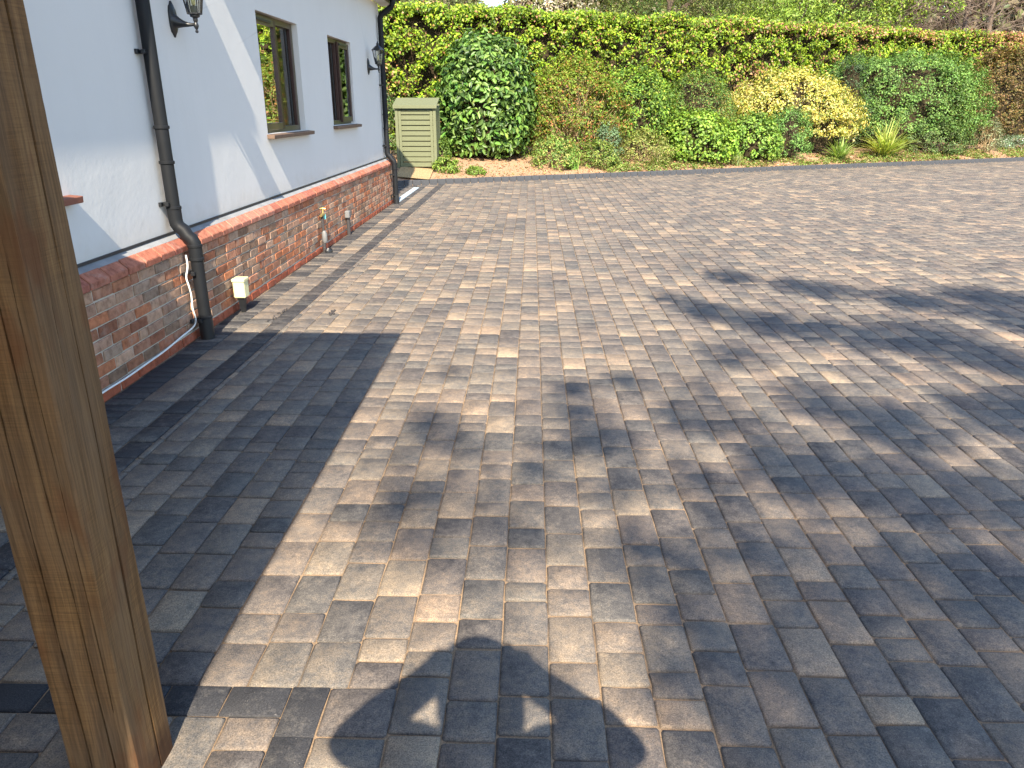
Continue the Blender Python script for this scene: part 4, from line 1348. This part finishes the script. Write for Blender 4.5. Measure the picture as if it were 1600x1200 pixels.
def sword(name, label, loc, n, h, spread, cols, seed, w=0.022, cat='grassy plant'):
    """tuft of arching strap leaves, each leaf four quads long"""
    r = np.random.default_rng(seed)
    x, y = loc
    z = bank(x, y)
    root = empty(name, (x, y, z), label, cat)
    V, F, T = [], [], []
    for k in range(n):
        az = r.uniform(0, 2 * math.pi)
        sp = spread * r.uniform(0.12, 1.0)
        hh = h * r.uniform(0.55, 1.1) * (1.05 - 0.35 * sp / spread)
        px_, py_ = r.normal(0, 0.06, 2)
        c = palette(r, 1, cols, [1] * len(cols))[0]
        b = len(V)
        side = np.array([-math.sin(az), math.cos(az)])
        for q in range(6):
            t_ = q / 5
            d_ = sp * t_ ** 1.15
            zq_ = hh * (t_ - 0.45 * (sp / max(h, .1)) * t_ ** 3)
            ww = w * (1 - t_ ** 2) * 0.9 + 0.002
            for sg in (-1, 1):
                V.append((px_ + math.cos(az) * d_ + side[0] * ww * sg, py_ + math.sin(az) * d_ + side[1] * ww * sg, zq_))
                T.append(c)
        for q in range(5):
            F.append((b + 2 * q, b + 2 * q + 1, b + 2 * q + 3, b + 2 * q + 2))
    me = bpy.data.meshes.new('blades')
    me.from_pydata(V, [], F)
    ca = me.color_attributes.new('tint', 'FLOAT_COLOR', 'POINT')
    ca.data.foreach_set('color', np.concatenate([np.array(T), np.ones((len(T), 1))], 1).astype(np.float32).ravel())
    link('blades', me, M['leaf'], root)['kind'] = 'stuff'


YG = [(0.40, 0.48, 0.10), (0.52, 0.54, 0.17), (0.28, 0.38, 0.07)]
sword('sword_leaved_tuft', 'large arching tuft of yellow green sword leaves at the kerb right of the yellow bush', (11.0, 24.85), 210, 1.25, 1.5, YG, 41, 0.022)
sword('sword_leaved_tuft', 'smaller blue green sword leaved tuft below the right end of the yellow bush', (9.2, 23.85), 120, 0.85, 1.0, [(0.24, 0.36, 0.09), (0.30, 0.40, 0.12)], 42, 0.022)
sword('grass_tuft', 'upright green grass tuft at the kerb below the bronze shrub', (1.05, 20.05), 90, 0.66, 0.3, [(0.18, 0.32, 0.06), (0.24, 0.36, 0.08)], 43, 0.010)
sword('dry_grass_tuft', 'tuft of tall straw coloured dead stems rising in front of the bronze shrub', (2.1, 20.95), 90, 1.35, 0.32, [(0.48, 0.36, 0.18), (0.36, 0.27, 0.13), (0.26, 0.25, 0.09)], 44, 0.007)
sword('dry_grass_tuft', 'low mixed green and straw grass at the kerb before the pale leafy stems', (3.35, 21.1), 110, 0.52, 0.42, [(0.40, 0.33, 0.15), (0.26, 0.31, 0.09), (0.20, 0.28, 0.07)], 45, 0.009)
sword('grass_tuft', 'thin grass tuft at the kerb before the fresh leafy clump', (5.7, 22.0), 70, 0.42, 0.4, [(0.25, 0.32, 0.10), (0.34, 0.33, 0.14)], 46, 0.009)

# loose bark chips and dry leaves on the bed: nobody could count them
r = np.random.default_rng(51)
N = 9000
uq = r.uniform(-5.5, 22, N)
sq = 0.15 + 2.4 * r.random(N) ** 1.6
X = uq * KC - sq * math.sin(KROT)
Yq = KA + KB * uq * KC + sq * math.cos(KROT)
Z = np.array([bank(a, b) for a, b in zip(X, Yq)]) + r.uniform(0.004, 0.03, N)
off_path = ~((np.abs(X + 2.75) < 0.46))
P3 = np.stack([X, Yq, Z], -1)[off_path]
nn = unit(np.array([0, 0, 1.0]) + 0.5 * r.standard_normal((len(P3), 3)))
chips = leaf_obj('bark_chips', P3, nn, r.uniform(0.02, 0.07, len(P3)), palette(r, len(P3), [(0.42, 0.25, 0.14), (0.32, 0.18, 0.10), (0.52, 0.36, 0.23), (0.16, 0.09, 0.05), (0.22, 0.27, 0.07)], [3, 3, 2, 1, 1.6]),
                 M['leaf'], None, (0, 0, 0), 6, aspect=0.7)

# seedlings and moss along the kerb: uncountable
N = 1500
uq = r.uniform(2.2, 21, N)
sq = 0.14 + 0.9 * r.random(N) ** 1.3
cen = np.stack([uq * KC - sq * math.sin(KROT), KA + KB * uq * KC + sq * math.cos(KROT), np.zeros(N)], -1)
dens = lowfreq(uq * 1.6, sq, 55)
cen = cen[dens > -0.45]
cen[:, 2] = [bank(a, b) + 0.04 for a, b, _ in cen]
pos, dd, ci = clump_cloud(r, cen, r.uniform(0.05, 0.15, len(cen)), 18, 0.7)
pos[:, 2] = np.maximum(pos[:, 2], 0.09)
leaf_obj('ground_cover', pos, unit(dd * 0.5 + np.array([0, 0, 0.9]) + 0.4 * r.standard_normal(pos.shape)), r.uniform(0.03, 0.075, len(pos)),
         palette(r, len(pos), [(0.17, 0.27, 0.05), (0.25, 0.32, 0.07), (0.34, 0.30, 0.13), (0.12, 0.19, 0.05), (0.36, 0.24, 0.12)], [3, 2, 2, 2, 1.5]), M['leaf'], None, (0, 0, 0), 14, aspect=0.55)

# ------------------------------------------------------------------ green slatted store
sx, sy = -2.74, 19.10
sz = bank(sx, sy) + 0.03
store = empty('garden_store', (sx, sy, sz), 'sage green slatted wooden store with a sloping lid at the end of the path', 'garden store')
SW, SD, SH = 0.445, 0.38, 1.28
for a in (-1, 1):
    for b in (-1, 1):
        MB().box(a * SW - 0.035, a * SW + 0.035, b * SD - 0.03, b * SD + 0.03, -0.14, SH if b < 0 else SH + 0.10).build('post', M['sage'], store, bevel=0.004)
    MB().box(a * SW - 0.012 + 0.02 * a, a * SW + 0.012 + 0.02 * a, -SD + 0.031, SD - 0.031, 0.02, SH + 0.02).build('side_panel', M['sage'], store)
MB().box(-SW + 0.04, SW - 0.04, SD - 0.02, SD, -0.05, SH + 0.1).build('back_panel', M['sage'], store)
pitch = 0.118
slm = None
for k in range(11):
    zz0 = 0.0 + k * pitch
    if slm is None:
        o = MB().box(-SW + 0.037, SW - 0.037, -0.010, 0.010, 0.0, 0.097).build('slat', M['sage'], store, bevel=0.003)
        slm = o.data
    else:
        o = link('slat', slm, None, store)
    o.location = (random.uniform(-.002, .002), -SD + 0.0 + random.uniform(-.002, .002), zz0 - 0.03)
for a in (-1, 1):
    MB().box(a * (SW - 0.075) - 0.03, a * (SW - 0.075) + 0.03, -SD - 0.032, -SD - 0.0125, -0.03, SH - 0.06).build('door_stile', M['sage'], store, bevel=0.003)
for k in range(3):
    t0, t1 = k / 3, (k + 1) / 3 - 0.006
    yA, yB = -SD - 0.09 + t0 * 0.62, -SD - 0.09 + t1 * 0.62
    zA, zB = SH + 0.05 + t0 * 0.17, SH + 0.05 + t1 * 0.17
    MB().add([(-SW - 0.07, yA, zA), (SW + 0.07, yA, zA), (SW + 0.07, yB, zB), (-SW - 0.07, yB, zB), (-SW - 0.07, yA, zA + 0.022), (SW + 0.07, yA, zA + 0.022), (SW + 0.07, yB, zB + 0.022), (-SW - 0.07, yB, zB + 0.022)],
             [(0, 3, 2, 1), (4, 5, 6, 7), (0, 1, 5, 4), (1, 2, 6, 5), (2, 3, 7, 6), (3, 0, 4, 7)]).build('roof_board', M['sage'], store)
MB().box(-SW - 0.068, SW + 0.068, -SD - 0.095, -SD - 0.075, SH + 0.0, SH + 0.062).build('lid_fascia', M['sage'], store, bevel=0.003)


# ------------------------------------------------------------------ trees behind the hedge
def branchy(r, mb, p, d, ln, rad, depth, spread, tips, gnarl=0.25, n=5):
    p = np.array(p, float)
    pts, rads = [tuple(p)], [rad]
    for k in range(3):
        d = unit(d + gnarl * r.standard_normal(3) + np.array([0, 0, 0.04]))
        p = p + d * ln / 3
        pts.append(tuple(p)); rads.append(rad * (1 - 0.14 * (k + 1)))
    mb.tube(pts, rads, n if depth > 1 else 3, cap=False)
    if depth == 0:
        tips.append(p)
        return
    m = 3 if r.random() < 0.6 else 2
    for k in range(m):
        nd = unit(d + spread * r.standard_normal(3))
        q = np.array(pts[-1]) if k == 0 else np.array(pts[r.integers(1, 4)])
        branchy(r, mb, q, nd, ln * r.uniform(0.62, 0.85), rad * 0.6, depth - 1, spread, tips, gnarl, n)
    if depth <= 2: tips.append(p)


def tree(name, label, cat, loc, h, rad, zlow, K, per, rc, lsize, cols, wts, seed, mat='leaf', bark='bark', group='trees behind the hedge', limbs=14, aspect=0.5, up=0.4, trunk=0.18, aspect_flat=0.7):
    r = np.random.default_rng(seed)
    x, y = loc
    z = bank(x, y)
    root = empty(name, (x, y, z), label, cat, group)
    o = np.array([x, y, z])
    cz = (h + zlow) / 2
    d = unit(r.standard_normal((K, 3)))
    rr = r.uniform(0.35, 1.0, (K, 1)) ** 0.5
    cen = o + np.array([0, 0, cz]) + d * rr * np.array([rad, rad, (h - zlow) / 2]) * (1 + 0.18 * np.sin(5 * d[:, :1] + 4 * d[:, 1:2]))
    pos, dd, ci = clump_cloud(r, cen, rc * r.uniform(0.6, 1.3, K), per, aspect_flat)
    nrm = unit(dd * 0.6 + d[ci] * 0.4 + np.array([0, 0, up]) + 0.4 * r.standard_normal((len(pos), 3)))
    tint = np.clip(palette(r, len(pos), cols, wts) * (1 + 0.22 * r.standard_normal((K, 1)).clip(-1.4, 1.5))[ci], .004, .9)
    leaf_obj('crown', pos, nrm, lsize * r.uniform(0.6, 1.25, len(pos)), tint, M[mat], root, o, seed, aspect=aspect)
    mb = MB()
    top = np.array([r.uniform(-.3, .3), r.uniform(-.3, .3), h * 0.75])
    mb.tube([(0, 0, -0.2), tuple(top * 0.33 + [.1, 0, 0]), tuple(top * 0.66), tuple(top)], [trunk, trunk * 0.8, trunk * 0.5, trunk * 0.15], 9)
    mb.build('trunk', M[bark], root, smooth=True)
    lb = MB()
    for q in cen[r.choice(K, min(limbs, K), replace=False)] - o:
        s0 = top * min(0.85, max(0.12, (q[2] - 0.6) / top[2] * 0.75))
        mid = s0 * 0.5 + q * 0.5 + r.uniform(-.25, .25, 3)
        lb.tube([tuple(s0), tuple(mid), tuple(q)], [trunk * 0.32, trunk * 0.2, trunk * 0.05], 5, cap=False)
    lb.build('limbs', M[bark], root)['kind'] = 'stuff'
    return root


GRN = [(0.10, 0.19, 0.035), (0.15, 0.25, 0.045), (0.07, 0.13, 0.03)]
tree('olive_green_tree', 'grey green tree crown showing over the hedge at its left end', 'tree', (-4.6, 31.0), 6.4, 3.0, 1.8, 300, 60, 0.5, 0.11, [(0.143, 0.162, 0.060), (0.179, 0.196, 0.076), (0.089, 0.102, 0.043)], [3, 2, 2], 61)
tree('blossom_tree', 'pale cream blossom tree showing over the hedge near the sky gap', 'tree', (0.9, 36.0), 8.6, 2.3, 3.2, 120, 36, 0.5, 0.12, [(0.643, 0.561, 0.468), (0.535, 0.468, 0.357), (0.268, 0.255, 0.102)], [3, 2, 2], 62)
tree('yew_tree', 'feathery olive green conifer over the middle of the hedge', 'tree', (5.4, 33.5), 9.0, 3.6, 2.0, 620, 60, 0.48, 0.11, [(0.125, 0.153, 0.038), (0.170, 0.187, 0.051), (0.080, 0.102, 0.030)], [3, 2, 2], 63, aspect=0.3)
tree('spreading_tree', 'tree with fresh lime green leaves and dark branches over the right half of the hedge', 'tree', (13.4, 38.0), 9.5, 4.8, 2.4, 620, 50, 0.5, 0.14, [(0.214, 0.306, 0.038), (0.268, 0.357, 0.051), (0.116, 0.187, 0.030)], [3, 2, 2], 64, limbs=60, trunk=0.26)
tree('young_lime_tree', 'low rounded lime green tree just over the hedge beside the conifer', 'tree', (10.0, 33.0), 5.2, 2.8, 1.6, 330, 50, 0.36, 0.12, [(0.196, 0.289, 0.038), (0.250, 0.340, 0.051), (0.125, 0.204, 0.030)], [3, 2, 2], 65)
tree('dark_tree', 'dark green tree behind the lime green ones', 'tree', (9.5, 44.0), 11.5, 5.2, 1.6, 330, 40, 0.8, 0.18, GRN, [3, 2, 2], 66)
tree('dark_tree', 'dark green tree far left behind the grey green crown', 'tree', (-11.0, 42.0), 6.3, 5.0, 1.4, 260, 40, 0.7, 0.17, GRN, [3, 2, 2], 67)
r = np.random.default_rng(71)
for k, (x, y, lab) in enumerate(((22.0, 43.0, 'bare grey brown tree over the right end of the hedge'), (26.5, 49.0, 'second bare grey brown tree, farther back behind the right end of the hedge'), (18.2, 42.0, 'bare twiggy tree between the lime green tree and the tall bare one'))):
    z = bank(x, y)
    root = empty('bare_tree', (x, y, z), lab, 'tree', 'trees behind the hedge')
    mb, tips = MB(), []
    MB().tube([(0, 0, -0.3), (0.1, 0, 2.5), (0, 0.1, 6), (0.2, 0, 10)], [0.20, 0.16, 0.11, 0.04], 10).build('trunk', M['bark_grey'], root, smooth=True)
    for q in range(26):
        hz_ = 1.2 + q * 0.33
        az = r.uniform(0, 6.28)
        branchy(r, mb, (0.05, 0, hz_), np.array([math.cos(az), math.sin(az), 0.35]), r.uniform(1.8, 2.8), 0.045, 5, 0.6, tips)
    mb.build('branches', M['bark_grey'], root)['kind'] = 'stuff'
# far wood beyond
r = np.random.default_rng(81)
K = 7600
ang = r.uniform(-0.62, 0.95, K)
dist = r.uniform(58, 72, K)
cw = np.stack([np.sin(ang) * dist, np.cos(ang) * dist, np.zeros(K)], -1)
hmax = 11.5 + 2.0 * np.clip(np.sin(ang * 7 + 1.0), -1, 1) + 5.0 * np.clip((ang - 0.1) * 2, 0, 1.4) - 7.0 * np.exp(-((ang + 0.045) / 0.035) ** 2)
cw[:, 2] = 1.2 + hmax * r.random(K)
pos, dd, ci = clump_cloud(r, cw, r.uniform(0.7, 1.6, K), 34, 0.8)
wood = leaf_obj('far_wood', pos, unit(dd + np.array([0, -0.4, 0.6]) + 0.4 * r.standard_normal(pos.shape)), r.uniform(0.32, 0.6, len(pos)),
                np.clip(palette(r, len(pos), [(0.15, 0.17, 0.06), (0.20, 0.22, 0.08), (0.19, 0.155, 0.10), (0.10, 0.12, 0.05)], [2, 2, 4, 2]) * (1 + 0.2 * r.standard_normal((K, 1)))[ci], .01, .9), M['leaf'], None, (0, 0, 0), 9, aspect=0.7)

# ------------------------------------------------------------------ the tree behind the camera whose shade falls over the drive
r = np.random.default_rng(91)
KX, KY = math.tan(SUN_AZ) * 1 / math.tan(SUN_EL) * math.cos(SUN_AZ), math.cos(SUN_AZ) / math.tan(SUN_EL)
blobs = [(2.0, 7.9, .35, .9), (2.8, 7.4, .45, 1), (3.5, 7.0, .45, 1), (4.3, 7.1, .5, 1), (4.2, 6.2, .5, 1), (1.3, 7.0, .25, .8), (5.2, 6.6, .6, 1), (5.0, 5.6, .6, 1),
         (1.45, 6.5, .32, .9), (2.0, 6.2, .42, 1), (2.5, 5.85, .42, 1), (3.0, 5.5, .42, 1), (3.45, 5.2, .4, 1), (1.5, 5.3, .30, .8), (3.9, 5.0, .45, 1), (4.5, 4.7, .5, 1),
         (0.65, 4.7, .20, .8), (0.28, 4.55, .20, .8), (0.30, 4.15, .20, .8), (0.45, 3.8, .20, .8), (0.85, 4.1, .2, .8), (1.7, 4.45, .28, .9), (2.15, 4.1, .35, 1), (2.75, 4.2, .4, 1), (3.3, 4.0, .5, 1),
         (1.25, 3.5, .32, 1), (1.6, 3.25, .32, 1), (2.05, 3.1, .36, 1), (2.6, 3.2, .45, 1), (0.85, 3.25, .25, .8), (0.40, 3.2, .20, .7), (0.50, 2.65, .22, .8), (0.88, 2.7, .26, 1), (1.2, 2.5, .3, 1),
         (1.66, 2.5, .32, 1), (2.1, 2.5, .4, 1), (0.62, 2.2, .22, .9), (0.95, 2.1, .26, 1), (1.2, 1.95, .3, 1), (1.5, 1.85, .3, 1), (0.5, 1.9, .22, .8), (0.72, 1.75, .26, .9), (1.0, 1.5, .35, 1),
         (-0.55, 4.85, .14, .55), (-0.6, 4.05, .13, .5), (-0.36, 3.62, .14, .55), (-0.45, 2.7, .18, .55), (-0.62, 3.1, .13, .45), (-0.02, 4.3, .12, .4), (0.05, 3.4, .13, .4)]
shade = empty('shade_tree', (5.0, -10.5, 0), 'leafy tree behind the viewpoint whose dappled shade covers the right of the drive', 'tree')
so = np.array([5.0, -10.5, 0.0])
cs, rs, dn = [], [], []
for bx, by, br, den in blobs:
    m = 2 if br > 0.3 else 1
    for q in range(m):
        zc = r.uniform(7.0, 10.0)
        ox, oy = r.uniform(-.4, .4, 2) * br if m > 1 else (0, 0)
        cs.append((bx + ox + KX * zc, by + oy - KY * zc, zc)); rs.append(br * (0.85 if m > 1 else 1)); dn.append(den)
for q in range(56):                                       # thin leaf clumps added to lay half shade over the near paving
    zc = r.uniform(8.0, 11.0)
    bx, by = r.uniform(-0.75, 2.2), r.uniform(1.6, 4.6)
    if bx < 0.55 and by < 2.6: continue
    cs.append((bx + KX * zc, by - KY * zc, zc)); rs.append(r.uniform(.22, .38)); dn.append(0.2)
for q in range(46):                                       # rest of the crown, its shade falls outside the picture
    zc = r.uniform(6.0, 10.8)
    cs.append((r.uniform(4.2, 8.0) , r.uniform(-13.0, -5.5), zc)); rs.append(r.uniform(.4, .7)); dn.append(0.8)
cs, rs, dn = np.array(cs), np.array(rs), np.array(dn)
P_, D_ = [], []
for c, q, den in zip(cs, rs, dn):
    n_ = int(330 * (q / 0.3) ** 2 * den)
    dd = unit(r.standard_normal((n_, 3)))
    P_.append(c + dd * q * (r.random((n_, 1)) ** 0.5) * np.array([1, 1, 0.8])); D_.append(dd)
P_, D_ = np.concatenate(P_), np.concatenate(D_)
leaf_obj('crown', P_, unit(D_ + np.array([0, -0.3, 0.5]) + 0.5 * r.standard_normal(P_.shape)), r.uniform(0.05, 0.085, len(P_)), palette(r, len(P_), GRN, [3, 2, 2]), M['leaf'], shade, so, 12, aspect=0.6)
MB().tube([(0, 0, -0.2), (0, 0.1, 3.0), (-0.3, 0.5, 6.0), (-0.6, 1.2, 9.0)], [0.24, 0.2, 0.14, 0.07], 10).build('trunk', M['bark'], shade, smooth=True)
lb = MB()
for c in cs[r.choice(len(cs), 40, replace=False)] - so:
    s0 = np.array([-0.3, 0.5, 6.0]) * r.uniform(0.7, 1.3)
    lb.tube([tuple(s0), tuple(s0 * .5 + c * .5 + r.uniform(-.3, .3, 3)), tuple(c)], [0.06, 0.035, 0.008], 5, cap=False)
lb.build('limbs', M['bark'], shade)['kind'] = 'stuff'

# ------------------------------------------------------------------ the photographer, present in the picture only as a shadow
HXc = 0.082                                                # centre of the phone held at the lens
ph = empty('phone', (HXc, -0.016, CAM_H + 0.022), 'phone held level in both raised hands, seen in the shadow', 'phone')
MB().box(-0.080, 0.080, -0.004, 0.004, -0.038, 0.038).build('case', M['blackmetal'], ph, bevel=0.002)
person = empty('person', (HXc, -0.24, 0), 'person holding a phone up with both elbows out, seen as a shadow on the paving', 'person')
vv, ee, rr_ = [], [], []


def jn(p, rad, parent=None):
    vv.append((p[0], p[1] + 0.42, p[2])); rr_.append(rad)
    if parent is not None: ee.append((parent, len(vv) - 1))
    return len(vv) - 1


pel = jn((0, -0.24, 1.02), (0.155, 0.115))
wst = jn((0, -0.23, 1.17), (0.140, 0.10), pel)
chs = jn((0, -0.23, 1.37), (0.165, 0.115), wst)
nkb = jn((0, -0.20, 1.54), (0.085, 0.075), chs)
nk = jn((0, -0.17, 1.62), (0.058, 0.060), nkb)
hd = jn((0, -0.15, 1.70), (0.078, 0.088), nk)
hd2 = jn((0, -0.15, 1.78), (0.088, 0.098), hd)
hd3 = jn((0, -0.155, 1.845), (0.055, 0.065), hd2)
for sg in (-1, 1):
    hip = jn((sg * 0.10, -0.24, 0.94), (0.095, 0.10), pel)
    kn = jn((sg * 0.12, -0.21, 0.52), (0.062, 0.066), hip)
    an = jn((sg * 0.13, -0.25, 0.09), (0.042, 0.045), kn)
    toe = jn((sg * 0.15, -0.09, 0.04), (0.042, 0.032), an)
    sh = jn((sg * 0.20, -0.18, 1.57), (0.090, 0.086), chs)
    el = jn((sg * 0.425, -0.05, 1.455), (0.078, 0.072), sh)
    wr = jn((sg * 0.192, -0.06, 1.675), (0.060, 0.052), el)
    pm_ = jn((sg * 0.140, -0.05, 1.735), (0.058, 0.034), wr)
    pn_ = jn((sg * 0.130, -0.045, 1.790), (0.050, 0.030), pm_)
    for q in range(4):                                     # four unequal fingers folded over the end of the phone
        z0 = 1.800 - 0.024 * q
        f1 = jn((sg * 0.104, -0.034, z0), (0.0105, 0.0105), pn_ if q < 2 else pm_)
        f2 = jn((sg * (0.092 - 0.002 * (q == 3)), -0.004, z0 - 0.004), (0.0092, 0.0092), f1)
        f3 = jn((sg * (0.072 + 0.004 * (q in (0, 3))), 0.003, z0 - 0.008), (0.0078, 0.0078), f2)
    t1_ = jn((sg * 0.085, -0.045, 1.685), (0.012, 0.012), pm_)
    t2_ = jn((sg * 0.060, -0.032, 1.682), (0.009, 0.009), t1_)
for i_, q_ in enumerate(vv):
    vv[i_] = (q_[0], q_[1] - 0.18, q_[2])                   # the empty stands at y = -0.24
me = bpy.data.meshes.new('body')
me.from_pydata(vv, ee, [])
body = link('body', me, M['cloth'], person)
sk = body.modifiers.new('skin', 'SKIN')
for i, q in enumerate(rr_):
    me.skin_vertices[0].data[i].radius = q
    me.skin_vertices[0].data[i].use_root = (i == 0)
body.modifiers.new('sub', 'SUBSURF').render_levels = 2
mb = MB().lathe([(0.03, 1.902), (0.095, 1.89), (0.130, 1.845), (0.140, 1.78), (0.136, 1.71), (0.130, 1.64), (0.118, 1.58), (0.08, 1.55)], 0, 0.085, 14)
mb.build('hair', M['hair'], person, smooth=True)
